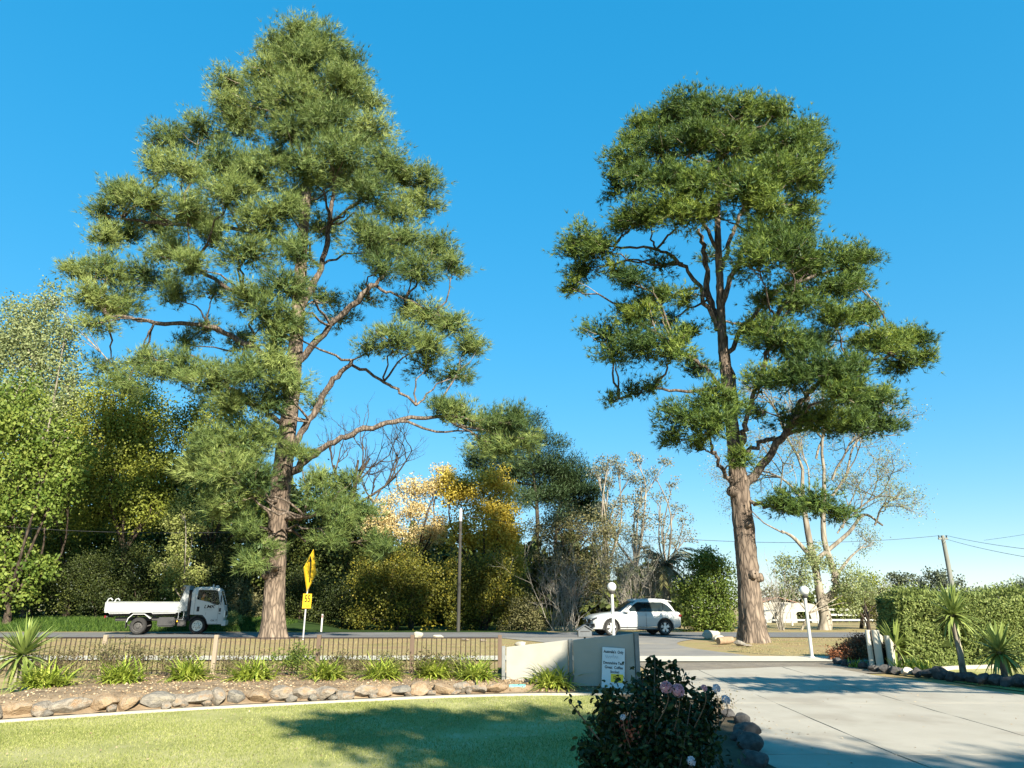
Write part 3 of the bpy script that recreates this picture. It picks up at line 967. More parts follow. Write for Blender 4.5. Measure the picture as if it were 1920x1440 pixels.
pine('tall_pine', 'tallest pine, left of the yellow curve sign, with long drooping limbs and a pointed crown', 33.0, LT, LL, LP, 'pine_olive', float(g(-10.5, 33)), 21, twist=1.1, nl=.34, flat=.98, need=.78, full=1.0, thin=.95, dens=1.02, bare=[(505, 1082, -.5, .16), (530, 1070, .2, .12)])

RP = [(1290, 205, 42, 0), (1250, 225, 38, 1), (1330, 210, 40, -1), (1390, 215, 42, 0), (1440, 208, 36, .5), (1470, 212, 30, 0), (1510, 250, 38, 0), (1480, 270, 45, -1.5), (1205, 240, 32, .5), (1192, 270, 28, 0),
      (1240, 280, 45, -1), (1300, 270, 52, -2), (1360, 270, 50, -2), (1420, 280, 45, -1), (1528, 300, 28, 0), (1500, 330, 45, -1.5), (1450, 330, 52, -3), (1525, 350, 28, .5), (1172, 310, 40, 0), (1155, 350, 30, 0),
      (1200, 340, 38, -1.5), (1270, 335, 42, -2.5), (1305, 355, 46, -3), (1390, 360, 52, -3.5), (1440, 390, 48, -3), (1508, 390, 36, 0), (1240, 390, 42, -2), (1200, 410, 42, -1.5), (1280, 402, 46, -3), (1172, 425, 28, 0),
      (1330, 400, 36, -2), (1500, 430, 26, .5), (1100, 450, 36, 0), (1072, 470, 28, 0), (1130, 470, 36, -.5), (1092, 510, 30, .5), (1070, 538, 20, .5), (1150, 508, 30, 0, .8), (1440, 450, 48, -3), (1480, 480, 50, -3.5),
      (1420, 492, 46, -3.5), (1530, 490, 42, -2.5), (1580, 490, 38, 0), (1618, 485, 28, .5), (1600, 530, 38, 0), (1560, 540, 42, -1), (1190, 520, 34, -1.5), (1240, 500, 28, 0, .6), (1235, 560, 36, -.5), (1290, 560, 30, 0, .7),
      (1500, 565, 46, -2), (1440, 560, 36, -1, .8), (1620, 592, 30, .5), (1638, 580, 20, .5), (1560, 600, 40, -1), (1180, 600, 36, 0), (1130, 630, 34, 0), (1210, 592, 28, -1), (1200, 650, 46, -2), (1260, 660, 42, -2.5),
      (1150, 665, 30, 0), (1300, 622, 30, -.5, .7), (1300, 690, 28, 0, .8), (1450, 640, 46, -2), (1400, 620, 30, -1, .7), (1500, 660, 42, -1.5), (1650, 650, 40, 0), (1690, 640, 36, .5), (1725, 635, 26, .5), (1700, 680, 36, .5),
      (1728, 672, 22, .5), (1620, 645, 32, 1), (1550, 700, 52, -3.5), (1580, 740, 48, -3.5), (1490, 710, 46, -3), (1430, 720, 40, -2), (1600, 692, 38, -2), (1640, 760, 36, -1), (1650, 800, 34, -.5), (1600, 800, 40, -1.5),
      (1540, 790, 46, -1.5), (1480, 790, 34, -.5), (1180, 740, 22, 0, .5), (1145, 752, 14, 0, .5), (1220, 728, 28, 0, .7), (1330, 755, 42, -3), (1280, 785, 42, -3), (1340, 800, 46, -3.5), (1268, 822, 24, -2), (1370, 765, 30, -3),
      (1390, 865, 22, -1.6), (1312, 842, 20, -2, .8), (1478, 950, 34, -1.5), (1530, 945, 40, -1.5), (1572, 962, 24, -1.5), (1450, 940, 20, -1.2, .8), (1300, 240, 45, 3), (1400, 250, 45, 3), (1470, 330, 45, 3), (1250, 330, 40, 3), (1360, 330, 45, 2.5), (1440, 620, 38, 3, .8),
      (1540, 640, 40, 3, .8), (1500, 520, 40, 3, .8), (1250, 610, 30, 3, .6), (1480, 440, 40, 2.5), (1600, 750, 36, 2.5, .8), (1420, 780, 30, 2, .6), (1660, 735, 22, 0, .7), (1340, 480, 24, 2, .5)]
RT = [(1413, 1199, 28, 0), (1404, 1100, 24, 0), (1395, 1000, 22, 0), (1386, 920, 21, 0), (1382, 870, 17, 0), (1368, 760, 12, 0), (1355, 650, 10, 0), (1350, 540, 8, 0), (1345, 430, 6.5, 0), (1345, 330, 4.5, 0), (1350, 230, 2, 0)]
RL = [[(1396, 915, 12, 0), (1430, 870, 10, -.4), (1480, 800, 8.5, -.8), (1510, 745, 7, -1.2), (1545, 705, 4, -2)], [(1380, 910, 7, 0), (1355, 880, 5, -.4), (1340, 850, 4, -.8), (1330, 820, 2.5, -1.5)],
      [(1375, 810, 9, 0), (1372, 720, 9, .4), (1352, 620, 8.5, .5), (1330, 560, 8, .5), (1322, 480, 6.5, .4), (1310, 430, 4, .2)], [(1352, 580, 7, 0), (1375, 510, 6, -.6), (1410, 440, 5.5, -1), (1440, 380, 4, -1.5)],
      [(1350, 520, 5, 0), (1370, 450, 5, .6), (1390, 400, 4, .8)], [(1385, 870, 8, 0), (1395, 820, 7, -.5), (1405, 770, 6, -1), (1430, 690, 5, -1.5), (1450, 600, 4, -1.6)], [(1345, 620, 6, 0), (1310, 540, 5, .2), (1280, 495, 4.5, .2), (1230, 468, 3.5, .2), (1150, 462, 2.5, 0)],
      [(1360, 720, 5, 0), (1300, 735, 4, 0), (1230, 730, 3, 0), (1160, 748, 2, 0)], [(1362, 740, 5, 0), (1320, 690, 4.5, -.5), (1260, 650, 4, -1.2)], [(1400, 850, 6, -.3), (1440, 825, 5, -.2), (1520, 800, 4, 0), (1610, 790, 3, -.5)],
      [(1540, 700, 5, -.5), (1600, 690, 4, 0), (1670, 665, 3, .4)], [(1400, 940, 5, 0), (1435, 948, 4, -1), (1480, 955, 3, -1.5), (1540, 955, 2, -1.5)], [(1350, 480, 5, 0), (1310, 400, 4, -.5), (1270, 350, 3, -.8)], [(1356, 668, 6, 0), (1440, 560, 5, .5), (1520, 520, 4, .4), (1590, 505, 3, .2)]]
pine('spreading_pine', 'stout pine with bare forked trunk and dark rounded needle pads, right of the white car', 29.6, RT, RL, RP, 'pine_dark', float(g(9.7, 30)), 22, twist=1.1, need=.9, nl=.26, flat=.92, dens=1.15, full=1.1, thin=.84,
     bare=[(1385, 925, -.9, .22), (1412, 1083, .1, .17), (1428, 1086, .9, .16), (1398, 990, .1, .12)])

# ================================================================== WOODS BEYOND THE ROAD
def leafy(name, label, Y, base_u, blobs, mat, leaf, dens=1.0, bk='dark_bark', group=None, seed=0, trunk_r=.14, flat=.85, lean=0.0, sub=9, sigma=.28, cat='tree', base=None, droop=0.0, tw_mat=None):
    """broadleaf tree or bush: stem, limbs to every foliage mass, leaves gathered in small bunches"""
    global rng
    rng = np.random.default_rng(seed + 100)
    if base is None:
        p = at(base_u, 1180, Y)
        base = np.array([p[0], Y, float(g(p[0], Y))])
    base = np.array(base, float)
    root = thing(name, label, cat, base, group=group)
    tb = Tubes()
    bl = []
    for b in blobs:
        u, v, ru = b[:3]
        rv = b[3] if len(b) > 3 else ru
        d = b[4] if len(b) > 4 else rng.uniform(-.5, .5) * ru / 40
        c, rw = blob_radii(u, v, ru, Y + d)
        bl.append((c, rw, rw * rv / ru))
    top = max(b[0][2] for b in bl)
    cen = np.mean([b[0] for b in bl], 0)
    fork = base + (cen - base) * np.array([.35, .35, .3])
    fork[2] = base[2] + max(.15, (min(b[0][2] for b in bl) - base[2]) * .6)
    tb.add(curve_pts([base - np.array([0, 0, .1]), (base + fork) / 2 + rng.normal(0, trunk_r, 3) * np.array([1, 1, 0]), fork], 7), np.linspace(trunk_r * 1.25, trunk_r * .8, 7), 8)
    PP, DD, TT, OO = [], [], [], []
    for c, rw, rh in bl:
        c[2] = max(c[2], float(g(c[0], c[1])) + rh * .55)
        m = (fork + c) / 2 + rng.normal(0, .12 * np.linalg.norm(c - fork) + .05, 3)
        pth = curve_pts([fork, m, c], 8)
        tb.add(pth, np.linspace(trunk_r * .55, trunk_r * .15, len(pth)), 5)
        ns = max(5, int(sub * (rw * 1.1 + .3)))
        dirs = unit(ns)
        sc = c + dirs * np.array([rw, rw * .85, rh]) * rng.uniform(.35, .95, ns)[:, None]
        for q in range(0, ns, 2):
            st = pth[-1 - rng.integers(0, 3)]
            tb.add([st, (st + sc[q]) / 2 + rng.normal(0, .08 * rw, 3), sc[q]], [trunk_r * .16 + .008, trunk_r * .1 + .006, .006], 3)
        area = rw * rh * math.pi
        nlv = int(dens * 4.2 * area / (leaf * leaf * .5)) + 20
        k = rng.integers(0, ns, nlv)
        P = sc[k] + rng.normal(0, 1, (nlv, 3)) * np.array([1, 1, .8]) * sigma * (rw * .5 + rh * .5)
        gz = g(P[:, 0], P[:, 1]) + .03
        P[:, 2] = np.maximum(P[:, 2], gz)
        D = norm(norm(P - c) * .6 + unit(nlv) + np.array([0, 0, .15 - droop]))
        OO.append(norm(norm(P - sc[k]) + norm(P - c) * .7 + np.array([0, 0, .4])))
        PP.append(P)
        DD.append(D)
        tb_ = rng.normal(.45, .17, ns)
        TT.append(np.clip(tb_[k] + rng.normal(0, .16, nlv), 0, 1))
    P, D, T, O = np.concatenate(PP), np.concatenate(DD), np.concatenate(TT), np.concatenate(OO)
    L = leaf * 1.12 * rng.uniform(.65, 1.3, len(P))
    link('crown', np_mesh('crown', rhombs(P, D, L, L * .68, 0, O) - base, 4, T), mat, root)
    tb.build('trunk', bk, root, base)
    return root

GW = 'trees of the wood beyond the road'
GS = 'understorey shrubs beyond the road'
leafy('poplar', 'tall thin pale green tree rising at the left edge of the picture', 50, 40, [(50, 590, 40), (90, 560, 32), (80, 650, 50), (25, 660, 45), (125, 610, 30), (60, 720, 55), (120, 700, 38), (20, 760, 40), (-40, 640, 60), (-50, 740, 60), (140, 760, 34), (40, 630, 44), (100, 760, 44)], 'leaf_pale', .17, .85, 'pale_bark', GW, 1, .2, sigma=.34)
leafy('linden', 'bright yellow-green broad-leaved tree nearest the left edge, in front of the wood', 44, 10, [(30, 800, 65), (100, 840, 48), (55, 880, 60), (130, 895, 40), (20, 960, 55), (85, 950, 45), (30, 1035, 40, 34), (-50, 850, 70), (-50, 960, 70), (150, 850, 30), (40, 740, 40), (-20, 1080, 50), (35, 1105, 40), (75, 1060, 36)], 'leaf_bright', .21, .85, 'dark_bark', GW, 2, .2)
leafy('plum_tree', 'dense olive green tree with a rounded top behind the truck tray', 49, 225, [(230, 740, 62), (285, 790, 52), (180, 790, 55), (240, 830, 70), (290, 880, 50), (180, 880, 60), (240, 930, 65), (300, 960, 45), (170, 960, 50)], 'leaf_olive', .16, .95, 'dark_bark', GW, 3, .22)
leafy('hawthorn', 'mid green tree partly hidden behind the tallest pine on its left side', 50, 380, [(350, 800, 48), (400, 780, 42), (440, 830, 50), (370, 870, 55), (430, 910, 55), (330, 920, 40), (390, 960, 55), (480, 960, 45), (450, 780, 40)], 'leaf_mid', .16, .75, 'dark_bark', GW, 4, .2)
leafy('wattle_shrub', 'pale lime shrub standing above the truck cab', 45.5, 345, [(345, 955, 32, 36), (328, 985, 26), (362, 990, 26), (340, 1030, 30), (318, 1060, 32), (350, 1075, 34), (330, 1100, 30)], 'leaf_lime', .12, .65, 'grey_bark', GW, 5, .08)
leafy('ash_tree', 'mid green tree deep in the wood behind the bright linden', 54, 120, [(110, 800, 50), (140, 870, 55), (100, 960, 60), (160, 1010, 60), (90, 1050, 60), (210, 1020, 55)], 'leaf_mid', .2, .8, 'dark_bark', GW, 6, .2)
leafy('oak_tree', 'dark green tree right behind the trunk of the tallest pine', 53, 560, [(560, 960, 55), (620, 940, 50), (600, 1010, 60), (680, 1000, 55), (540, 1040, 55), (650, 1060, 60), (720, 1040, 50), (500, 980, 45)], 'leaf_dark', .19, .9, 'dark_bark', GW, 7, .2)
leafy('golden_tree', 'bright golden autumn tree above the bare timber pole', 49, 905, [(900, 915, 46, 34), (862, 935, 40, 34), (940, 945, 38, 36), (905, 975, 50, 38), (955, 1000, 36), (870, 1000, 42, 34), (935, 1030, 40), (965, 1045, 28), (940, 905, 30, 24), (850, 905, 30, 24)], 'leaf_gold', .14, 1.05, 'dark_bark', GW, 8, .18)
leafy('fading_maple', 'thinly leaved peach-coloured autumn tree left of the golden tree', 50, 770, [(770, 925, 36, 24), (730, 955, 34, 24), (810, 915, 34, 24), (790, 965, 38, 22), (740, 1000, 36, 24), (800, 1005, 36, 24), (700, 985, 26, 20), (830, 890, 26, 18), (830, 985, 26, 20)], 'leaf_peach', .13, .85, 'dark_bark', GW, 9, .16)
leafy('olive_thicket', 'yellow-olive thicket left of the bare timber pole', 46, 740, [(740, 1060, 48, 46), (690, 1090, 46), (790, 1070, 45, 50), (730, 1130, 52), (800, 1130, 45), (670, 1150, 36, 30), (830, 1100, 36)], 'leaf_yellowolive', .11, .8, 'dark_bark', GS, 10, .1, cat='shrub')
leafy('golden_thicket', 'yellow-green thicket right of the bare timber pole', 46, 910, [(890, 1080, 46), (940, 1070, 42), (960, 1110, 36), (900, 1130, 50), (950, 1150, 40, 34), (870, 1160, 36, 28)], 'leaf_yellowolive', .11, .9, 'dark_bark', GS, 11, .1, cat='shrub')
leafy('brown_thicket', 'low brownish shrub between the golden thicket and the bare grey shrub', 45, 985, [(985, 1145, 30, 34), (1005, 1165, 26, 22), (960, 1170, 28, 18)], 'leaf_brownolive', .1, .8, 'dark_bark', GS, 12, .06, cat='shrub')
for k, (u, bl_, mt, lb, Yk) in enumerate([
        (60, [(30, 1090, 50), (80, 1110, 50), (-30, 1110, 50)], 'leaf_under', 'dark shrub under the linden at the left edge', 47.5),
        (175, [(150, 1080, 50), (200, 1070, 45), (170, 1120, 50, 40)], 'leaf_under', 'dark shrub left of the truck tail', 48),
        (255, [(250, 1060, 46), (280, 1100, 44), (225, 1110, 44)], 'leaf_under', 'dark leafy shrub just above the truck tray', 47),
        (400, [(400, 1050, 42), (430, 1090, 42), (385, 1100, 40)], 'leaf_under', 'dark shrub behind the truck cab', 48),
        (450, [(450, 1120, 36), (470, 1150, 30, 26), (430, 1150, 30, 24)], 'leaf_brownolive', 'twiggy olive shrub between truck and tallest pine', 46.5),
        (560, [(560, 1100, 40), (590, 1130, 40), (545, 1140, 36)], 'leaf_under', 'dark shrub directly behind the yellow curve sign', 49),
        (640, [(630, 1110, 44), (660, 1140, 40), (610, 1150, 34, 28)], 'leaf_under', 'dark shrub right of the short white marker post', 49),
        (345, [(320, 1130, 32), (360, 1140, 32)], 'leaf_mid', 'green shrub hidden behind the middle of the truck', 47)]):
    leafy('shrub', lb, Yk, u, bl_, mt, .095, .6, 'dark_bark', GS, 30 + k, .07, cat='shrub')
leafy('broom_bush', 'low yellow-green bush in front of the truck bumper', 43.6, 437, [(430, 1165, 17, 14), (445, 1170, 15, 12), (437, 1155, 12, 12), (420, 1178, 12, 8)], 'leaf_lime', .09, .9, 'dark_bark', None, 45, .03, cat='bush')
leafy('box_bush', 'dense glossy green rounded bush behind the rear of the white car', 44, 1330, [(1320, 1065, 36), (1345, 1075, 34), (1300, 1100, 32), (1355, 1110, 36), (1325, 1120, 40), (1300, 1150, 32), (1350, 1155, 36), (1325, 1165, 36, 24), (1335, 1045, 28)], 'leaf_shrub', .12, 1.0, 'dark_bark', None, 46, .1, cat='bush')

# conifers behind the golden tree
def conifer(name, label, Y, base_u, blobs, mat, seed, leaf=.3, tr=.3, group=None, dens=1.0):
    global rng
    rng = np.random.default_rng(seed)
    p = at(base_u, 1180, Y)
    base = np.array([p[0], Y, float(g(p[0], Y))])
    root = thing(name, label, 'tree', base, group=group)
    tb = Tubes()
    bl = []
    for b in blobs:
        c, rw = blob_radii(b[0], b[1], b[2] * 1.28, Y + rng.uniform(-1.5, 1.5))
        bl.append((c, rw))
    top = max(bl, key=lambda q: q[0][2])[0]
    ax = curve_pts([base - np.array([0, 0, .2]), base * .5 + top * .5 + rng.normal(0, .4, 3), top], 12)
    tb.add(ax, np.linspace(tr, tr * .2, len(ax)), 8)
    PP, DD, TT = [], [], []
    for c, rw in bl:
        zs = max(base[2] + 2, c[2] - 1.2)
        s = np.array([np.interp(zs, ax[:, 2], ax[:, 0]), np.interp(zs, ax[:, 2], ax[:, 1]), zs])
        tb.add(curve_pts([s, (s + c) / 2 + rng.normal(0, .3, 3), c], 6), np.linspace(tr * .35, .04, 7)[:len(curve_pts([s, s, c], 6))], 5)
        ns = max(8, int(8 * rw))
        sc = c + unit(ns) * rw * np.array([1, 1, .6]) * rng.uniform(.4, 1, ns)[:, None]
        n = int(dens * 850 * rw * rw)
        k = rng.integers(0, ns, n)
        P = sc[k] + rng.normal(0, 1, (n, 3)) * rw * np.array([.24, .24, .15])
        PP.append(P)
        DD.append(norm(unit(n) + norm(P - c) * .7 + np.array([0, 0, .4])))
        TT.append(np.clip(rng.normal(.45, .2, ns)[k] + rng.normal(0, .15, n), 0, 1))
    P, D, T = np.concatenate(PP), np.concatenate(DD), np.concatenate(TT)
    link('crown', np_mesh('crown', needles(P, D, leaf * rng.uniform(.7, 1.3, len(P))[:, None], .075, norm(P - base * .3 - P.mean(0) * .7 + np.array([0, 0, 1.5]))) - base, 3, T), mat, root)
    tb.build('trunk', 'dark_bark', root, base)
conifer('distant_pine', 'dark pine behind the golden tree, leftmost of the two distant pines', 66, 985, [(920, 850, 34), (950, 815, 34), (985, 800, 36), (1010, 840, 38), (960, 870, 38), (1000, 890, 40), (930, 890, 30), (1020, 920, 34), (975, 930, 30), (1035, 870, 26), (900, 870, 24)], 'pine_far', 61, group='pines in the distance')
conifer('distant_pine', 'dark bluish pine left of the pale gums, rightmost of the two distant pines', 68, 1055, [(1060, 880, 34), (1090, 895, 34), (1080, 930, 36), (1110, 925, 28), (1050, 930, 32), (1100, 960, 30), (1060, 970, 32), (1040, 905, 28), (1120, 960, 22)], 'pine_far', 62, group='pines in the distance')
leafy('she_oak', 'brownish thin-leaved tree left of the pale gums', 56, 1075, [(1050, 990, 42), (1100, 1000, 42), (1030, 1040, 40), (1080, 1050, 44), (1130, 1040, 36), (1140, 990, 30), (1110, 1090, 36), (1010, 1000, 28)], 'leaf_brownolive', .13, .5, 'dark_bark', GW, 63, .2)
leafy('gum_tree', 'slender pale gum with a domed crown, leftmost of three gums', 62, 1140, [(1140, 868, 24, 16), (1122, 885, 20, 14), (1158, 880, 20, 15), (1140, 905, 22, 14), (1165, 950, 22, 18), (1125, 960, 20, 18), (1150, 1000, 24)], 'leaf_gum', .16, .5, 'pale_bark', 'pale gum trees', 64, .22)
leafy('gum_tree', 'wispy pale gum between two other gums', 64, 1195, [(1192, 862, 18, 14), (1180, 895, 20, 18), (1205, 910, 20, 18), (1190, 945, 22, 20), (1210, 975, 22), (1185, 1000, 24)], 'leaf_gum', .16, .38, 'pale_bark', 'pale gum trees', 65, .22)
leafy('gum_tree', 'sparse russet-tipped gum, rightmost of three gums', 66, 1250, [(1245, 868, 18, 12), (1225, 885, 16, 12), (1262, 905, 16, 12), (1240, 930, 18, 12), (1268, 955, 18, 12), (1240, 975, 20, 14), (1285, 975, 16, 10), (1255, 1010, 24, 16), (1290, 1005, 18, 12)], 'leaf_gum', .16, .3, 'pale_bark', 'pale gum trees', 66, .2)

# bare and twiggy plants
def grow(tb, p, d, L, r, depth, spread, up=.12, wob=.18, tips=None, kids=(2, 4), shrink=.66, seg=4):
    pts = [p]
    dd = d
    for _ in range(seg):
        dd = norm(dd + rng.normal(0, wob, 3) + np.array([0, 0, up]))
        pts.append(pts[-1] + dd * L / seg)
    tb.add(pts, np.linspace(r, r * .55, len(pts)), 6 if r > .06 else (4 if r > .02 else 3))
    if r < .012 and depth > 1:
        depth = 1
    if depth == 0:
        if tips is not None:
            tips.append(pts[-1])
        return
    for k in range(rng.integers(kids[0], kids[1] + 1)):
        t = rng.integers(max(1, seg - 2), seg + 1)
        nd = norm(dd + rng.normal(0, spread, 3))
        grow(tb, pts[t], nd, L * shrink * rng.uniform(.75, 1.2), r * .6, depth - 1, spread, up, wob, tips, kids, shrink, seg)
def bare_tree(name, label, base, starts, depth, mat, seed, spread=.55, up=.12, leaves=None, cat='tree', group=None, kids=(2, 4), shrink=.66, trunk=None):
    global rng
    rng = np.random.default_rng(seed)
    base = np.array(base, float)
    root = thing(name, label, cat, base, group=group)
    tb, tips = Tubes(), []
    if trunk:
        for pts, rs in trunk:
            c = curve_pts(pts, 4 * len(pts))
            tb.add(c, np.interp(np.linspace(0, 1, len(c)), np.linspace(0, 1, len(rs)), rs), 10)
    for (p, d, L, r) in starts:
        grow(tb, np.array(p, float), norm(np.array(d, float)), L, r, depth, spread, up, .18, tips, kids, shrink)
    tb.build('branch' if trunk is None else 'trunk', mat, root, base)
    if leaves:
        lm, size, per, sg = leaves
        T = np.repeat(np.array(tips), per, 0)
        P = T + rng.normal(0, sg, T.shape)
        L = size * rng.uniform(.6, 1.3, len(P))
        link('foliage', np_mesh('foliage', rhombs(P, norm(unit(len(P)) + np.array([0, 0, -.1])), L, L * .6) - base, 4, rng.uniform(0, 1, len(P))), lm, root)
    return root
b = at(640, 1180, 56); b[2] = float(g(b[0], 56))
m1 = at(655, 960, 56)
bare_tree('bare_elm', 'leafless dark tree showing between the limbs of the tallest pine on its right', b,
          [(m1, (.1, 0, 1), 4.2, .16), (m1, (.7, .1, .8), 4.6, .13), (m1, (-.4, 0, 1), 4.0, .12), (at(650, 1010, 56), (.9, -.2, .6), 4.5, .12), (at(700, 985, 56), (.6, 0, .8), 3.6, .08), (m1, (.35, .2, 1), 4.6, .12)], 5, 'dark_bark', 71, .42, .1, trunk=[([b, at(645, 1060, 56), m1], [.3, .26, .2])], kids=(2, 3))
# the big half-bare tree at the right
Yb = 47.0
b = at(1545, 1184, Yb); b[2] = float(g(b[0], Yb))
f1 = at(1540, 1130, Yb); 
tl = at(1528, 1060, Yb); tr_ = at(1568, 1095, Yb)
bare_tree('ghost_willow', 'large half-bare pale tree with forked trunk, right of the stout pine', b,
          [(at(1505, 880, Yb), (-.1, 0, 1), 4.0, .11), (at(1545, 880, Yb), (.3, 0, 1), 4.2, .11), (at(1560, 930, Yb), (.4, .1, 1), 3.4, .1), (at(1500, 930, Yb), (-.5, .1, .9), 3.6, .09), (at(1600, 960, Yb), (.5, 0, .8), 2.4, .08), (at(1640, 985, Yb), (.4, 0, 1), 1.8, .07),
           (at(1470, 1000, Yb), (-.7, 0, .5), 2.8, .06), (at(1560, 900, Yb), (.5, -.2, .9), 3.4, .09), (at(1600, 1040, Yb), (.7, 0, .5), 1.4, .05), (at(1580, 990, Yb), (.3, .2, 1), 3.0, .07), (at(1520, 950, Yb), (.0, -.2, 1), 3.4, .07), (at(1570, 1000, Yb), (.5, -.2, .7), 2.4, .06), (at(1485, 960, Yb), (-.3, 0, 1), 3.5, .07), (at(1530, 860, Yb), (.2, 0, 1), 3.4, .08)], 4, 'pale_bark', 72, .5, .05,
          leaves=('leaf_pale', .10, 7, .28), kids=(3, 4), shrink=.66,
          trunk=[([b - np.array([0, 0, .2]), at(1548, 1160, Yb), f1], [.46, .38, .34]), ([f1, tl, at(1515, 1000, Yb), at(1505, 930, Yb), at(1505, 880, Yb)], [.27, .23, .2, .15, .1]), ([f1, tr_, at(1545, 1010, Yb), at(1545, 930, Yb), at(1545, 880, Yb)], [.25, .21, .18, .14, .1]),
                 ([at(1530, 1050, Yb), at(1590, 1000, Yb), at(1620, 965, Yb), at(1655, 985, Yb + .5)], [.15, .12, .09, .06]), ([at(1525, 1050, Yb), at(1490, 1010, Yb), at(1465, 995, Yb)], [.16, .12, .06]), ([at(1560, 1090, Yb), at(1590, 1050, Yb), at(1605, 1035, Yb)], [.12, .09, .05])])
leafy('ivy_mass', 'olive ivy and willow growth hanging about the lower limbs of the half-bare tree', Yb - .8, 1500, [(1500, 1070, 34), (1480, 1100, 30), (1520, 1040, 24), (1550, 1060, 24), (1600, 1090, 34), (1625, 1110, 28), (1590, 1130, 28), (1470, 1060, 22)], 'leaf_pale', .11, .5, 'grey_bark', None, 73, .07, cat='vine')
leafy('pepper_tree', 'round olive tree right of the half-bare tree, in front of white rails', 50, 1615, [(1600, 1120, 30), (1635, 1120, 28), (1620, 1090, 28), (1650, 1135, 22), (1590, 1140, 22)], 'leaf_olive', .12, .6, 'dark_bark', None, 74, .12)
leafy('thorn_tree', 'grey-brown thin bush just left of the hedge', 48, 1650, [(1645, 1150, 22), (1660, 1120, 22), (1670, 1150, 20), (1640, 1125, 18)], 'leaf_brownolive', .1, .45, 'grey_bark', None, 75, .08, cat='bush')
# grey leafless shrubs and canes
def cane_shrub(name, label, u, v0, Y, w_, h_, mat, seed, n=26, leaves=None, cat='shrub', lean=.35, base=None, depth=2, r=.022, group=None):
    p = at(u, v0, Y) if base is None else base
    b = np.array([p[0], p[1], float(g(p[0], p[1]))]) if base is None else np.array(base, float)
    global rng
    rng = np.random.default_rng(seed)
    st = []
    for k in range(n):
        q = b + np.array([rng.uniform(-.3, .3) * w_, rng.uniform(-.3, .3) * w_, -.02])
        st.append((q, (rng.normal(0, lean), rng.normal(0, lean), 1), h_ * rng.uniform(.35, .62), r))
    return bare_tree(name, label, b, st, depth, mat, seed + 1, .45, .1, leaves, cat, group, (2, 3), .6)
cane_shrub('bare_shrub', 'leafless grey-brown shrub left of the white car bonnet', 1055, 1180, 45, 2.6, 5.0, 'grey_twig', 81, 46, ('leaf_dry', .07, 2, .12), depth=3)
cane_shrub('bare_shrub', 'pale twiggy bush rising behind the roof of the white car', 1195, 1170, 47, 3.0, 6.6, 'grey_twig', 83, 60, ('leaf_gum', .09, 4, .18), depth=3)
cane_shrub('cane_clump', 'upright pale bare canes between the stout pine and the half-bare tree', 1465, 1182, 46, .5, 4.6, 'grey_twig', 85, 26, None, lean=.07, depth=2)
# palm with drooping fronds behind the car
def palm(u, v, Y, label):
    global rng
    rng = np.random.default_rng(91)
    c = at(u, v, Y)
    b = np.array([c[0], Y, float(g(c[0], Y))])
    root = thing('palm', label, 'palm', b)
    Geo().tube([(0, 0, -.1), (.05, 0, (c - b)[2] * .5), (0, 0, (c - b)[2])], [.28, .22, .2], 10).build('trunk', 'grey_bark', root, smooth=40)
    for k in range(26):
        az = rng.uniform(0, 2 * math.pi); el = rng.uniform(-.5, 1.1)
        L = rng.uniform(2.0, 2.7)
        pts = []
        p = c - b
        d = np.array([math.cos(az) * math.cos(el), math.sin(az) * math.cos(el), math.sin(el)])
        for s in range(9):
            pts.append(p.copy())
            p = p + d * L / 8
            d = norm(d + np.array([0, 0, -.2]))
        pts = np.array(pts)
        P, D = [], []
        for s in range(1, 9):
            for q in range(5):
                f = q / 5
                a = pts[s - 1] * (1 - f) + pts[s] * f
                tdir = norm(pts[s] - pts[s - 1])
                sd = norm(np.cross(tdir, [0, 0, 1.0]))
                for sg in (-1, 1):
                    P.append(a); D.append(norm(sd * sg * .6 + tdir * .7 + np.array([0, 0, -.45]) + rng.normal(0, .08, 3)))
        P, D = np.array(P), np.array(D)
        V = rhombs(P, D, .55, .05)
        Vt, Qt = tube_np(pts, np.linspace(.025, .008, 9), 3)
        me = quad_mesh('frond', np.concatenate([V, Vt]), np.concatenate([np.arange(len(V)).reshape(-1, 4), Qt + len(V)]), np.full(len(V) + len(Vt), rng.uniform(.1, .8)), False)
        link('frond', me, 'leaf_gum' if k % 3 else 'leaf_brownolive', root)
palm(1245, 1062, 46, 'grey-green palm with drooping fronds behind the rear of the white car')

# far background
leafy('far_hedge', 'dark clipped hedge row across the paddock, seen below the half-bare tree', 72, 1540, [(1440 + 22 * k, 1128 + 6 * (k % 2), 22, 22) for k in range(12)] + [(1445 + 22 * k, 1160, 22, 16) for k in range(12)], 'leaf_dark', .3, .8, 'dark_bark', None, 92, .08, cat='hedge')
for k, (u, Yk, bl_, lb) in enumerate([(1700, 100, [(1675, 1088, 16, 12), (1700, 1090, 22, 13), (1690, 1108, 24, 14), (1725, 1104, 20, 14)], 'distant dark gum at the left end of the far tree line'),
                                      (1760, 96, [(1748, 1090, 26, 18), (1775, 1092, 24, 16), (1760, 1115, 30, 16)], 'distant rounded tree behind the leaning power pole'),
                                      (1835, 110, [(1815, 1112, 22, 12), (1845, 1116, 22, 12), (1830, 1130, 30, 12)], 'distant low tree right of the leaning power pole'),
                                      (1905, 60, [(1900, 1115, 22, 18), (1925, 1105, 28, 24), (1890, 1145, 20, 22), (1920, 1150, 28), (1960, 1120, 40)], 'grey-green tree above the hedge at the right edge')]):
    leafy('far_tree', lb, Yk, u, bl_, 'leaf_far', .28 if Yk > 80 else .16, .9, 'dark_bark', 'trees on the far side of the paddock', 95 + k, .2)
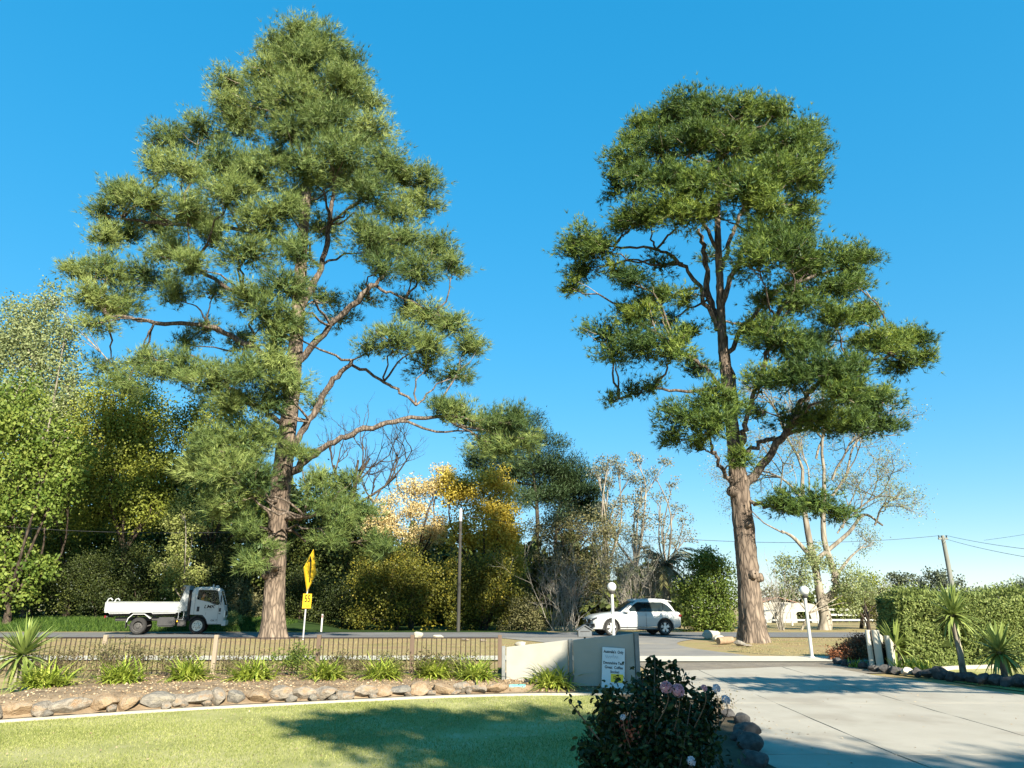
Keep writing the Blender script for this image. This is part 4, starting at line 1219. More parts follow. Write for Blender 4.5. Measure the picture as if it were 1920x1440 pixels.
# the deep wood: a mass behind everything, nobody could count it
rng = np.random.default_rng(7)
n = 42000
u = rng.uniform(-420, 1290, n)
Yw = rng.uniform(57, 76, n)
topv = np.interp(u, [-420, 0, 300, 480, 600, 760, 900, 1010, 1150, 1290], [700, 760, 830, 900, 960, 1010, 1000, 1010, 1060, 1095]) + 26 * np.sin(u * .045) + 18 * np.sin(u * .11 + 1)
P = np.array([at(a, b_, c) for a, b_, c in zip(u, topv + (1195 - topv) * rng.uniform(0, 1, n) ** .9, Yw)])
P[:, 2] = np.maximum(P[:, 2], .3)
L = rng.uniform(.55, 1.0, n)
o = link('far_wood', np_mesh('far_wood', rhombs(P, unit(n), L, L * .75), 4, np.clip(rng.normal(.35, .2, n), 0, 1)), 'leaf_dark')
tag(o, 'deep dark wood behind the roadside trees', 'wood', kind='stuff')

# trees behind the camera to the right, whose shade falls on lawn, roses, sign wall and driveway
def shade_from(x, y, h):                                 # the point at height h whose shadow lands on (x, y)
    k = h / math.tan(SUN_EL)
    return np.array([x + math.sin(SUN_AZ) * k, y + math.cos(SUN_AZ) * k, h])
def shade_tree(name, label, base, lobes, mat, leaf, seed, tr=.3):
    """lobes: (shadow x, shadow y, height, radii, leaves)"""
    global rng
    rng = np.random.default_rng(seed)
    base = np.array([base[0], base[1], float(g(base[0], base[1]))])
    root = thing(name, label, 'tree', base)
    tb = Tubes()
    cs = [shade_from(*l[:3]) for l in lobes]
    fork = base * .45 + cs[0] * .55
    pth = curve_pts([base - np.array([0, 0, .1]), (base + fork) / 2 + np.array([.2, .1, 0]), fork], 8)
    tb.add(pth, np.linspace(tr, tr * .6, len(pth)), 8)
    PP = []
    for c, (_, _, _, radii, n) in zip(cs, lobes):
        pth = curve_pts([fork, (fork + c) / 2 + np.array([0, 0, .4]), c], 8)
        tb.add(pth, np.linspace(tr * .4, .05, len(pth)), 6)
        sub = max(10, n // 260)
        sc = c + unit(sub) * np.array(radii) * rng.uniform(.35, 1.0, sub)[:, None]
        for s in sc:
            tb.add([c, (c + s) / 2 + rng.normal(0, .1, 3), s], [.045, .03, .012], 4)
        k = rng.integers(0, sub, n)
        PP.append(sc[k] + rng.normal(0, 1, (n, 3)) * np.array(radii) * .2)
    P = np.concatenate(PP)
    L = leaf * rng.uniform(.7, 1.3, len(P))
    link('crown', np_mesh('crown', rhombs(P, unit(len(P)), L, L * .65) - base, 4, rng.uniform(0, 1, len(P))), mat, root)
    tb.build('trunk', 'dark_bark', root, base)
ob = shade_from(1.0, 7.0, 10.5)
shade_tree('garden_oak', 'broad leafy tree behind the viewer whose shade covers lawn and rose bush', (ob[0], ob[1], 0),
           [(1.0, 8.6, 10.5, (2.6, 2.4, 1.6), 9000), (-1.2, 10.9, 10.8, (1.7, 1.0, .9), 3600), (4.6, 6.9, 10.0, (2.4, 1.5, 1.2), 6500), (8.8, 6.1, 9.6, (2.8, 1.5, 1.2), 6500), (1.5, 16.0, 11.0, (1.0, .95, .75), 4200)], 'leaf_mid', .24, 201)  # crown lobes aimed for shade; driveway ones added in place of a house roof
ob = shade_from(8.6, 15.6, 5.5)
shade_tree('garden_wattle', 'feathery tree outside the frame throwing streaks of shade on the driveway', (ob[0] + 7, ob[1] + 1.0, 0),
           [(13.0, 14.7, 5.6, (2.4, .6, .5), 3000), (10.0, 15.2, 5.5, (2.2, .65, .6), 3200), (6.4, 15.8, 5.3, (2.2, .55, .45), 2400), (8.4, 16.4, 5.8, (2.4, .4, .4), 1700), (5.8, 14.8, 5.0, (1.5, .25, .3), 700)], 'leaf_mid', .15, 204, .16)

# ================================================================== FENCE
FX0, FX1 = -12.6, float(at(937, 1240, FY)[0])
fence = thing('bar_fence', 'low brown metal bar fence with timber posts along the garden bed', 'fence', (0, 0, 0))
post_x = [float(at(u, 1230, FY)[0]) for u in (937, 772, 596, 402, 193, -20, -230)]
post_x = [x for x in post_x if x > FX0]
FTOP = float(at(600, 1194.5, FY)[2])
def fz(x):
    return bed_z(x, FY)
pm = {}
for k, x in enumerate(post_x):
    pale = k in (3, 4)
    h = FTOP - fz(x) + .045
    Geo().box((0, 0, h / 2 - .06), (.085, .085, h + .12)).build('post', 'fence_post_pale' if pale else 'fence_post', fence, bevel=.008, loc=(x, FY, fz(x)))
xl = sorted([FX0] + post_x)
for a, b_ in zip(xl[:-1], xl[1:]):
    Geo().box(((a + b_) / 2, FY, FTOP - .02), (b_ - a - .09, .026, .022)).build('rail', 'fence_brown', fence)
    Geo().box(((a + b_) / 2, FY, fz((a + b_) / 2) + .075), (b_ - a - .09, .026, .022)).build('rail', 'fence_brown', fence)
    n = max(2, int(round((b_ - a) / .106)))
    for i in range(1, n):
        x = a + (b_ - a) * i / n
        z0, z1 = fz(x) + .03, FTOP - .031
        if (i, 'm') not in pm:
            pm[(i, 'm')] = 1
        if 'bar' not in pm:
            pm['bar'] = Geo().tube([(0, 0, 0), (0, 0, .5), (0, 0, 1)], .0105, 6).mesh('bar', smooth=40)
        o = link('bar', pm['bar'], 'fence_brown', fence, (x, FY + rng.normal(0, .001), z0))
        o.scale = (1, 1, z1 - z0)
        o.rotation_euler = (rng.normal(0, .004), rng.normal(0, .006), 0)

# ================================================================== STONES
def rock_mesh(name, seed, sub=2, rough=.22, flat=.8, blocky=.5):
    r = np.random.default_rng(seed)
    bm = bmesh.new()
    bmesh.ops.create_icosphere(bm, subdivisions=sub, radius=.5)
    pl = r.normal(size=(15, 3)); pl /= np.linalg.norm(pl, axis=1)[:, None]
    ds = r.uniform(.27, .40, 15)
    for v in bm.verts:
        p = np.array(v.co)
        for q, d in zip(pl, ds):                         # knock flat faces off the lump
            s = p @ q - d
            if s > 0:
                p = p - q * s * .97
        p = p * (1 + r.normal(0, rough * .06))
        p[2] *= flat
        v.co = p
    me = bpy.data.meshes.new(name)
    bm.to_mesh(me)
    bm.free()
    me.polygons.foreach_set('use_smooth', np.ones(len(me.polygons), bool))
    me.set_sharp_from_angle(angle=R(24))
    return me
RM = [rock_mesh('stone', s, 3) for s in range(10)]
RMAT = {}
def rock(parent, p, size, mat, k, name='stone', sink=.25, rz=None, label=None, cat=None, group=None):
    key = (k % len(RM), mat)
    if key not in RMAT:
        me = RM[k % len(RM)].copy()
        me.materials.clear()
        me.materials.append(M[mat])
        RMAT[key] = me
    o = link(name, RMAT[key], None, parent)
    sx, sy, sz = size
    o.scale = (sx, sy, sz)
    o.rotation_euler = (rng.normal(0, .12), rng.normal(0, .12), rng.uniform(-.5, .5) if rz is None else rz)
    o.location = (p[0], p[1], p[2] + sz * .4 * (1 - sink))
    if label:
        tag(o, label, cat, group)
    return o
rng = np.random.default_rng(33)
border = thing('stone_edging', 'row of tan and grey field stones edging the garden bed', 'stone edging')
# along the mowing strip, outer side
arc = np.concatenate([[0], np.cumsum(np.linalg.norm(np.diff(ep[:, :2], axis=0), axis=1))])
s = 0.1
k = 0
xend = float(gnd(945, 1303)[0])
while s < arc[-1]:
    wd = rng.uniform(.26, .50)
    sc_ = s + wd / 2
    x = float(np.interp(sc_, arc, ep[:, 0])); y = float(np.interp(sc_, arc, ep[:, 1]))
    if x > xend:
        break
    if x > -11.5:
        mt = rng.choice(['stone_tan', 'stone_tan', 'stone_tan', 'stone_orange', 'stone_grey'])
        ht = rng.uniform(.28, .44) * (1.05 if x < -4 else .82)
        rock(border, (x, y + .36 + rng.normal(0, .02), float(g(x, y)) + .02), (wd * 1.42, .46, ht), mt, k, sink=.15)
        if rng.uniform() < .35:
            rock(border, (x + wd * .5, y + .28, float(g(x, y)) + .02), (wd * .55, .22, ht * .5), rng.choice(['stone_grey', 'stone_tan']), k + 3, sink=.1)
    s += wd * .98
    k += 1
dk = thing('rockery_edging', 'row of dark volcanic rocks between driveway and side lawn', 'rock edging')
for k, (u, v, r) in enumerate([(1572, 1246, 9), (1585, 1249, 8), (1598, 1251, 9), (1618, 1254, 10), (1640, 1260, 9), (1660, 1262, 10), (1680, 1264, 11), (1700, 1267, 10), (1722, 1269, 12), (1742, 1271, 13), (1765, 1273, 16), (1785, 1277, 12), (1805, 1278, 13), (1824, 1281, 14), (1846, 1284, 15), (1868, 1286, 14), (1890, 1288, 15), (1912, 1290, 16), (1935, 1293, 15), (1960, 1296, 16), (1610, 1249, 7), (1752, 1267, 8)]):
    p = gnd(u, v)
    t = p[1] / ray(u, v)[1]
    w_ = 2.1 * r * t / F
    rock(dk, p, (w_ * 1.25, w_, w_ * 1.05), 'stone_pale' if k in (7,) else 'stone_dark', k, 'rock', sink=.25)
nr = thing('bed_boulders', 'mossy boulders edging the rose bed beside the driveway', 'rock edging')
for k, (u, v, r) in enumerate([(1366, 1348, 16), (1392, 1362, 22), (1402, 1385, 26), (1406, 1412, 28), (1412, 1440, 30), (1385, 1395, 20), (1340, 1330, 10)]):
    p = gnd(u, v)
    w_ = 2.0 * r * (p[1] / ray(u, v)[1]) / F
    rock(nr, p, (w_, w_, w_ * .95), 'stone_dark', k + 2, 'boulder', sink=.3)
gl = 'pale stones along the verge'
for k, (u, v, w_, h_, mt, lb) in enumerate([(783, 1197, .62, .42, 'stone_pale', 'pale limestone block behind the fence, left of two beside the road'), (822, 1198, .50, .28, 'stone_pale', 'smaller pale limestone block behind the fence, right of two beside the road'),
                                            (975, 1212, .62, .26, 'stone_pale', 'flat pale rock showing over the left end of the sign wall'), (872, 1202, .4, .14, 'stone_tan', 'low pale rock on the verge, left of the fence end post'), (905, 1203, .36, .13, 'stone_tan', 'small low pale rock just left of the fence end post'),
                                            (1331, 1198, .95, .62, 'stone_pale', 'biggest pale boulder at the foot of the stout pine'), (1346, 1203, .6, .36, 'stone_pale', 'small pale boulder touching the biggest pale boulder'), (1388, 1211, .55, .3, 'stone_grey', 'brown lump of rock on bare earth before the stout pine'), (1402, 1213, .36, .16, 'stone_tan', 'small flat stone beside the brown lump of rock')]):
    rock(None, gnd(u, v), (w_, w_ * .7, h_), mt, k + 1, 'verge_stone', .2, label=lb, cat='stone', group=gl)
p = gnd(1361, 1208)
lg = thing('cut_log', 'short split log lying on the verge beside pale boulders', 'log', p, R(25))
Geo().tube([(-.35, 0, .12), (0, 0, .14), (.35, .03, .15)], [.13, .14, .12], 10).build('bark', 'log_wood', lg, smooth=40)
Geo().tube([(.35, .03, .15), (.362, .03, .15)], [.112, .11], 10).build('cut_face', 'stone_pale', lg)

# ================================================================== SIGN WALL, SIGNBOARD, MAILBOX, LAMPS
def on_row(u, Y):
    x = float(at(u, 1280, Y)[0])
    return np.array([x, Y, float(g(x, Y)) - .02])
A, Bm, C = on_row(944, 15.35), on_row(1071, 15.12), on_row(1197, 14.95)
wall = thing('entrance_wall', 'pale rendered entrance wall of two sloping panels at the fence end', 'wall', (0, 0, 0))
def panel(a, b_, ha, hb, name, lift=.06):
    a, b_ = np.array(a), np.array(b_)
    d = norm(b_[:2] - a[:2]); n_ = np.array([-d[1], d[0]]) * .035
    vs = []
    for p, h in ((a, ha), (b_, hb)):
        for s in (-1, 1):
            for z in (p[2] + lift, p[2] + h):
                vs.append((p[0] + n_[0] * s, p[1] + n_[1] * s, z))
    return Geo().add(vs, [(0, 1, 3, 2), (4, 6, 7, 5), (0, 4, 5, 1), (2, 3, 7, 6), (0, 2, 6, 4), (1, 5, 7, 3)]).build(name, 'wall_panel', wall, bevel=.006)
def hgt(p, v):                                            # height above p at which pixel row v is met
    d = ray(960, v)
    return float(EYE + d[2] / d[1] * p[1] - p[2])
ha, hm, hc = hgt(A, 1213), hgt(Bm, 1200), hgt(C, 1187)
d1 = norm(Bm - A); d2 = norm(C - Bm)
panel(A + d1 * .06, Bm - d1 * .05, ha, hm, 'panel')
panel(Bm + d2 * .05, C - d2 * .05, hm, hc, 'panel')
for p, h, r in ((A, ha, .05), (Bm, hm, .055), (C, hc, .06)):
    Geo().box((0, 0, h / 2 - .1), (r * 1.5, r * 2, h + .2 + .03)).build('post', 'post_grey', wall, bevel=.008, loc=p)
ang = math.atan2(d2[1], d2[0])
sp = gnd(1143, 1296)
# on the wall's front face, facing the viewer
base2 = Bm + (C - Bm) * .62
nrm = np.array([d2[1], -d2[0]]); nrm = nrm / np.linalg.norm(nrm)
sb = thing('cafe_signboard', 'white signboard with black lettering leaning on the shaded panel of the entrance wall', 'signboard', (base2[0] + nrm[0] * .14, base2[1] + nrm[1] * .14, base2[2] + .03), ang)
H_, W_ = .74, .44
tilt = R(6)
rotm = (-tilt, R(3.5), 0)
bd = Geo().box((0, 0, H_ / 2), (W_, .014, H_)).build('board', 'sign_white', sb, bevel=.003)
bd.rotation_euler = rotm
def line(body, x, z, size, xs=1, mat='sign_black', sh=0):
    return text_obj('lettering', body, size, mat, bd, (x, -.009, z), (R(90), 0, 0), .0015, xs, sh)
line("Australia's  Only", 0, .66, .074, .78)
line('Devonshire Teas', .0, .455, .072, .80)
line('Great  Coffee', .01, .375, .074, .84)
line('Stocked', .03, .295, .066, .8)
Geo().box((.075, -.0085, .185), (.24, .003, .15)).build('yellow_patch', 'sign_yellow', bd)
text_obj('lettering', 'Daily', .075, 'sign_black', bd, (.075, -.0115, .195), (R(90), 0, 0), .001, .9)
scr = []
for k in range(70):
    t = k / 69
    scr.append((-.16 + .25 * t, -.0095, .565 + .022 * math.sin(t * 42) * (1 if (t < .5 or t > .62) else .1) + (.03 if .6 < t < .66 else 0)))
Geo().tube(scr, .0022, 4).build('handwriting', 'sign_grey_ink', bd)

mp = gnd(1097, 1219)
mb = thing('mailbox', 'grey metal mailbox with gabled roof behind the entrance wall', 'mailbox', mp)
mz = hgt(mp, 1194)
Geo().box((0, 0, mz / 2), (.06, .06, mz)).build('post', 'dark_metal', mb)
Geo().box((0, 0, mz + .11), (.44, .34, .22)).build('box', 'mailbox_grey', mb, bevel=.006)
Geo().prism([(-.27, mz + .215), (0, mz + .38), (.27, mz + .215), (.25, mz + .2), (0, mz + .35), (-.25, mz + .2)], -.22, .22).build('roof', 'mailbox_grey', mb)
Geo().prism([(-.23, mz + .22), (0, mz + .35), (.23, mz + .22)], -.165, .165).build('gable', 'mailbox_grey', mb)
Geo().box((0, -.174, mz + .17), (.3, .008, .025)).build('slot', 'black_plastic', mb)

def lamp(p, h, label):
    o = thing('globe_lamp', label, 'lamp post', p, group='globe lamps beside the driveway')
    Geo().tube([(0, 0, -.05), (0, 0, h * .5), (0, 0, h - .2)], [.047, .045, .043], 14).build('pole', 'lamp_metal', o, smooth=40)
    Geo().lathe([(0, -.02), (.085, -.02), (.085, .02), (.05, .05), (0, .05)], (0, 0, .02), 14).build('base_plate', 'lamp_metal', o, smooth=30)
    Geo().lathe([(0, 0), (.05, 0), (.075, .03), (.085, .06), (.07, .075), (0, .075)], (0, 0, h - .26), 16).build('collar', 'dark_metal', o, smooth=30)
    pr = [(.131 * math.cos(a), .131 * math.sin(a)) for a in np.linspace(-1.57, 1.57, 14)]
    pr = [(max(0.0001, r), z) for r, z in pr]
    Geo().lathe(pr, (0, 0, h - .06), 24).build('globe', 'opal_globe', o, smooth=60)
p = gnd(1523, 1235)
lamp(p, hgt(p, 1107.5) + .06, 'globe lamp on white pole standing alone before the stout pine')
p2 = np.array(at(1152, 1225, p[1] + .3)); p2[2] = float(g(p2[0], p2[1]))
lamp(p2, hgt(p2, 1100.5) + .06, 'globe lamp on grey pole rising in front of the white car')

# teal pipe end and black hose beside the bed
p = gnd(970, 1302)
tp = thing('teal_pipe', 'short teal pipe lying at the end of the garden bed', 'pipe', (p[0], p[1] + .28, p[2] + .05), R(4))
Geo().lathe([(.055, -.16), (.065, -.16), (.065, .16), (.055, .16), (.055, -.16)], (0, 0, .035), 18, 'y').build('pipe', 'teal_pipe', tp, smooth=40).rotation_euler = (0, 0, R(90))
p = gnd(992, 1299)
hs = thing('black_pot', 'upturned black plastic pot beside the teal pipe', 'pot', (p[0] - .02, p[1] + .42, p[2] + .04))
Geo().lathe([(0.001, .12), (.09, .115), (.12, .08), (.14, 0), (.15, 0), (.15, .02), (.13, .1), (.09, .13), (0.001, .135)], (0, 0, 0), 18).build('pot', 'black_plastic', hs, smooth=40)

# twin entrance wall on the far side of the drive, seen almost edge on
p0 = gnd(1637, 1257)
tw_ = thing('gate_wall', 'cream gate wall seen edge on beside the hedge, with black ironwork lettering', 'wall', p0, 0)
h0 = hgt(p0, 1181)
Geo().tube([(0, 0, -.1), (0, 0, h0 * .5), (0, 0, h0)], .06, 14).build('post', 'cream_paint', tw_, smooth=40)
q1 = gnd(1655, 1258) - p0
Geo().tube([(q1[0] - .04, q1[1], -.1), (q1[0] - .04, q1[1], h0 * .5), (q1[0] - .04, q1[1], h0 * 1.0)], .085, 14).build('post', 'cream_paint', tw_, smooth=40)
def wall_slab(a, b_, z0a, z1a, z1b, th, name, mat='cream_paint'):
    a, b_ = np.array(a, float), np.array(b_, float)
    d = norm(b_ - a); n_ = np.array([-d[1], d[0]]) * th / 2
    vs = []
    for p_, h in ((a, z1a), (b_, z1b)):
        for s_ in (-1, 1):
            for z in (z0a, h):
                vs.append((p_[0] + n_[0] * s_, p_[1] + n_[1] * s_, z))
    return Geo().add(vs, [(0, 1, 3, 2), (4, 6, 7, 5), (0, 4, 5, 1), (2, 3, 7, 6), (0, 2, 6, 4), (1, 5, 7, 3)]).build(name, mat, tw_, bevel=.006)
wa, wb = np.array([q1[0] + .02, q1[1] + .05]), np.array([q1[0] + .98, q1[1] + 1.6])
wall_slab(wa, wb, -.1, h0 * .93, h0 * .70, .07, 'panel')
dW = norm(wb - wa); nW = np.array([dW[1], -dW[0]])
em = Geo()
rr = random.Random(4)
for k in range(26):                                      # ironwork scroll letters on the panel
    s_ = .25 + .9 * k / 26
    c_ = wa + dW * s_ + nW * .045
    z = h0 * (.30 + .20 * math.sin(k * 1.9) + .01 * k)
    pts = [(c_[0] + dW[0] * .05 * math.cos(a), c_[1] + dW[1] * .05 * math.cos(a), z + .09 * math.sin(a + k)) for a in np.linspace(0, 4.6, 8)]
    em.tube(pts, .009, 5)
em.build('ironwork', 'sign_black', tw_)
q2 = gnd(1672, 1258) - p0
Geo().tube([(q2[0], q2[1], -.1), (q2[0], q2[1], .4), (q2[0], q2[1], h0 * .86)], .06, 12).build('post', 'cream_paint', tw_, smooth=40)
wall_slab((q2[0] + .05, q2[1] + .05), (q2[0] + .5, q2[1] + .75), -.1, h0 * .84, h0 * .62, .06, 'panel')
# pruned shrub stump behind it
p = gnd(1638, 1246)
st_ = bare_tree('pruned_shrub', 'pruned bare shrub with thick dark stubs behind the cream gate wall', p,
          [(p + np.array([0, 0, .95]), (.5, 0, 1), .55, .035), (p + np.array([0, 0, .95]), (.35, .2, 1), .5, .03), (p + np.array([0, 0, .9]), (-.4, .1, 1), .4, .03), (p + np.array([.02, 0, 1.0]), (.1, .2, 1), .6, .02)], 1, 'dark_bark', 120, .5, .1, None, 'shrub', None, (1, 2), .6,
          trunk=[([p, p + np.array([.02, 0, .5]), p + np.array([0, 0, 1.0])], [.06, .055, .05])])

# ================================================================== ROAD SIGN, POSTS, POWER LINE
p = gnd(568, 1199)
rs = thing('curve_sign', 'yellow diamond curve warning sign with 55 plate on a white pole', 'road sign', p)
hp = hgt(p, 1118)
Geo().tube([(0, 0, -.1), (0.005, 0, hp * .5), (.01, 0, hp + .15), (.02, 0, hp + 1.3)], .036, 10).build('pole', 'galvanised', rs, smooth=40)
pl = link('speed_plate', Geo().box((0, 0, 0), (.60, .012, .62)).mesh('speed_plate', bevel=.004), 'sign_yellow', rs, (.055, -.04, hgt(p, 1127)))
pl.rotation_euler = (0, 0, R(68))
text_obj('lettering', '55', .42, 'sign_black', pl, (0, -.008, .08), (R(90), 0, 0), .001, 1.0)
text_obj('lettering', 'km/h', .12, 'sign_black', pl, (.05, -.008, -.2), (R(90), 0, 0), .001, 1.0)
Geo().box((0, -.0065, .295), (.58, .002, .012)).box((0, -.0065, -.295), (.58, .002, .012)).box((-.284, -.0065, 0), (.012, .002, .57)).box((.284, -.0065, 0), (.012, .002, .57)).build('border', 'sign_black', pl)
zt, zb_ = hgt(p, 1030), hgt(p, 1110)
hd = (zt - zb_) / 2
dm = link('diamond_plate', Geo().prism([(0, -hd), (hd, 0), (0, hd), (-hd, 0)], -.006, .006).mesh('diamond_plate'), 'sign_yellow', rs, (.075, -.03, (zt + zb_) / 2))
dm.rotation_euler = (R(3), R(4), R(88))
ar = Geo()
for q in range(7):
    t0, t1 = q / 7, (q + 1) / 7
    f = lambda t: (.12 * hd - .35 * hd * t * t, -.55 * hd + 1.0 * hd * t)
    a, b_ = f(t0), f(t1)
    wv = .075 * hd
    ar.add([(a[0] - wv, -.0085, a[1]), (a[0] + wv, -.0085, a[1]), (b_[0] + wv, -.0085, b_[1]), (b_[0] - wv, -.0085, b_[1])], [(0, 1, 2, 3)])
ar.add([(-.45 * hd, -.0085, .35 * hd), (-.02 * hd, -.0085, .42 * hd), (-.28 * hd, -.0085, .68 * hd)], [(0, 1, 2)])
ar.build('arrow', 'sign_black', dm)
bdm = Geo()
e_ = [(0, -hd), (hd, 0), (0, hd), (-hd, 0)]
for q in range(4):
    a, b_ = np.array(e_[q]) * .95, np.array(e_[(q + 1) % 4]) * .95
    a2, b2 = a * .96, b_ * .96
    bdm.add([(a[0], -.0075, a[1]), (b_[0], -.0075, b_[1]), (b2[0], -.0075, b2[1]), (a2[0], -.0075, a2[1])], [(0, 1, 2, 3)])
bdm.build('border', 'sign_black', dm)
p = gnd(602, 1190.3); p[1] = 42.2; p[0] = at(602, 1188, 42.2)[0]; p[2] = float(g(p[0], 42.2))
gp_ = thing('marker_post', 'short white roadside marker post across the road from the yellow sign', 'marker post', p)
Geo().box((0, 0, .4), (.09, .02, 1.1)).build('post', 'rail_white', gp_, bevel=.004)
Geo().box((0, -.012, .82), (.05, .004, .14)).build('reflector', 'red_lens', gp_)

p = np.array(at(859, 1186, 42.6)); p[2] = float(g(p[0], 42.6))
tpz = hgt(p, 955)
tpole = thing('timber_pole', 'plain grey timber pole standing alone before the golden tree', 'pole', p)
Geo().tube([(0, 0, -.1), (0, 0, tpz * .5), (0, 0, tpz)], [.105, .095, .085], 12).build('pole', 'pole_grey', tpole, smooth=40)
Geo().lathe([(.0001, .06), (.06, .05), (.09, 0), (.09, -.7), (.0001, -.7)], (0, 0, tpz), 12).build('cap', 'rail_white', tpole, smooth=40)
Yp = 58.0
pt = at(1767, 1004, Yp); pb = at(1790, 1130, Yp); pb[2] = float(g(pb[0], Yp))
pb[0] = at(1794, 1180, Yp)[0]
pp = thing('power_pole', 'leaning dark timber power pole rising behind the hedge', 'power pole', pb)
r_ = pt - pb
Geo().tube([(0, 0, -.1), r_ * .35 + np.array([.16, 0, 0]), r_ * .7 + np.array([.1, 0, 0]), r_], [.21, .19, .17, .14], 12).build('pole', 'pole_timber', pp, smooth=40)
Geo().box(tuple(r_ + np.array([0, 0, -.25])), (.75, .12, .14)).build('crossarm', 'pole_timber', pp, bevel=.01)
for sx in (-.3, .3):
    Geo().lathe([(.0001, .16), (.05, .15), (.06, .08), (.04, .05), (.06, .02), (.05, -.03), (.0001, -.03)], tuple(r_ + np.array([sx, 0, -.14])), 10).build('insulator', 'dark_lens', pp, smooth=40)
def wire(name, label, a, b_, sag, rad=.012):
    a, b_ = np.array(a), np.array(b_)
    pts = [a + (b_ - a) * t - np.array([0, 0, sag * 4 * t * (1 - t)]) for t in np.linspace(0, 1, 26)]
    tag(Geo().tube(pts, rad, 5).build(name, 'wire', None), label, 'wire', 'overhead wires')
top_t = p + np.array([0, 0, tpz - .35])
wire('overhead_wire', 'overhead wire sagging from the timber pole to the leaning power pole', top_t, pt + np.array([-.3, 0, -.02]), 1.0, .016)
wire('overhead_wire', 'overhead wire running left from the timber pole in front of the wood', top_t + np.array([-.1, 0, 0]), at(-120, 975, 43.5), .9, .014)
wire('overhead_wire', 'upper overhead wire running right from the leaning power pole', pt + np.array([.3, 0, 0]), at(2000, 1037, 40), .15, .014)
wire('overhead_wire', 'lower overhead wire running right from the leaning power pole', pt + np.array([.3, 0, -.3]), at(2000, 1056, 36), .15, .014)
wire('overhead_wire', 'short overhead wire curving up to the right edge beyond the power pole', at(1845, 1013, 75), at(1985, 991, 60), .05, .014)

# white rails and a low wall across the paddock
def rails(label, u0, u1, v, Y, nrail, h, step=2.4):
    a, b_ = at(u0, v, Y), at(u1, v, Y)
    o = thing('rail_fence', label, 'fence', (0, 0, 0), group='white rail fences across the paddock')
    n = max(2, int(abs(b_[0] - a[0]) / step))
    for k in range(n + 1):
        x = a[0] + (b_[0] - a[0]) * k / n
        Geo().box((x, Y, float(g(x, Y)) + h / 2), (.11, .11, h)).build('post', 'rail_white', o)
    for k in range(nrail):
        z = float(g(a[0], Y)) + h * (.35 + .6 * k / max(1, nrail - 1))
        Geo().box(((a[0] + b_[0]) / 2, Y - .07, z), (b_[0] - a[0], .04, .13)).build('rail', 'rail_white', o)
rails('white rail fence across the road, left stretch beside the stout pine', 1436, 1535, 1170, 58, 2, 1.15)
rails('white rail fence across the road, right stretch before the pepper tree', 1556, 1690, 1170, 56, 3, 1.25)
hp_ = at(1452, 1168, 70); hp_[2] = float(g(hp_[0], 70))
sh = thing('far_shed', 'low pale shed seen beyond the rails, right of the stout pine', 'shed', hp_)
Geo().box((0, 0, .9), (3.2, 3, 1.8)).build('wall', 'far_wall', sh)
Geo().prism([(-1.8, 1.78), (0, 2.3), (1.8, 1.78), (1.8, 1.7), (0, 2.2), (-1.8, 1.7)], -1.7, 1.7).build('roof', 'far_roof', sh)
Geo().box((.5, -1.52, .85), (.8, .05, 1.7)).build('door', 'mailbox_grey', sh)
hp_ = at(1506, 1168, 68); hp_[2] = float(g(hp_[0], 68))
ac = thing('garden_arch_wall', 'pale arched garden wall beyond the rails', 'wall', hp_)
pr = [(-2.4, 0)] + [(2.4 * math.cos(a), .5 + 1.25 * math.sin(a)) for a in np.linspace(math.pi, 0, 14)] + [(2.4, 0), (.75, 0)] + [(.75 * math.cos(a), .35 + .75 * math.sin(a)) for a in np.linspace(0, math.pi, 9)] + [(-.75, 0)]
Geo().prism(pr, -.15, .15).build('wall', 'far_wall', ac)
hp_ = at(1655, 1166, 74); hp_[2] = float(g(hp_[0], 74))
sh = thing('stable_block', 'long low white stable with dark doors just left of the hedge', 'shed', hp_)
Geo().box((0, 0, 1.0), (5.4, 3, 2.0)).build('wall', 'far_wall', sh)
Geo().prism([(-2.9, 1.98), (0, 2.45), (2.9, 1.98), (2.9, 1.9), (0, 2.35), (-2.9, 1.9)], -1.7, 1.7).build('roof', 'galvanised', sh)
for x in (-1.6, .2, 1.8):
    Geo().box((x, -1.52, .85), (.8, .05, 1.6)).build('door', 'dark_metal', sh)

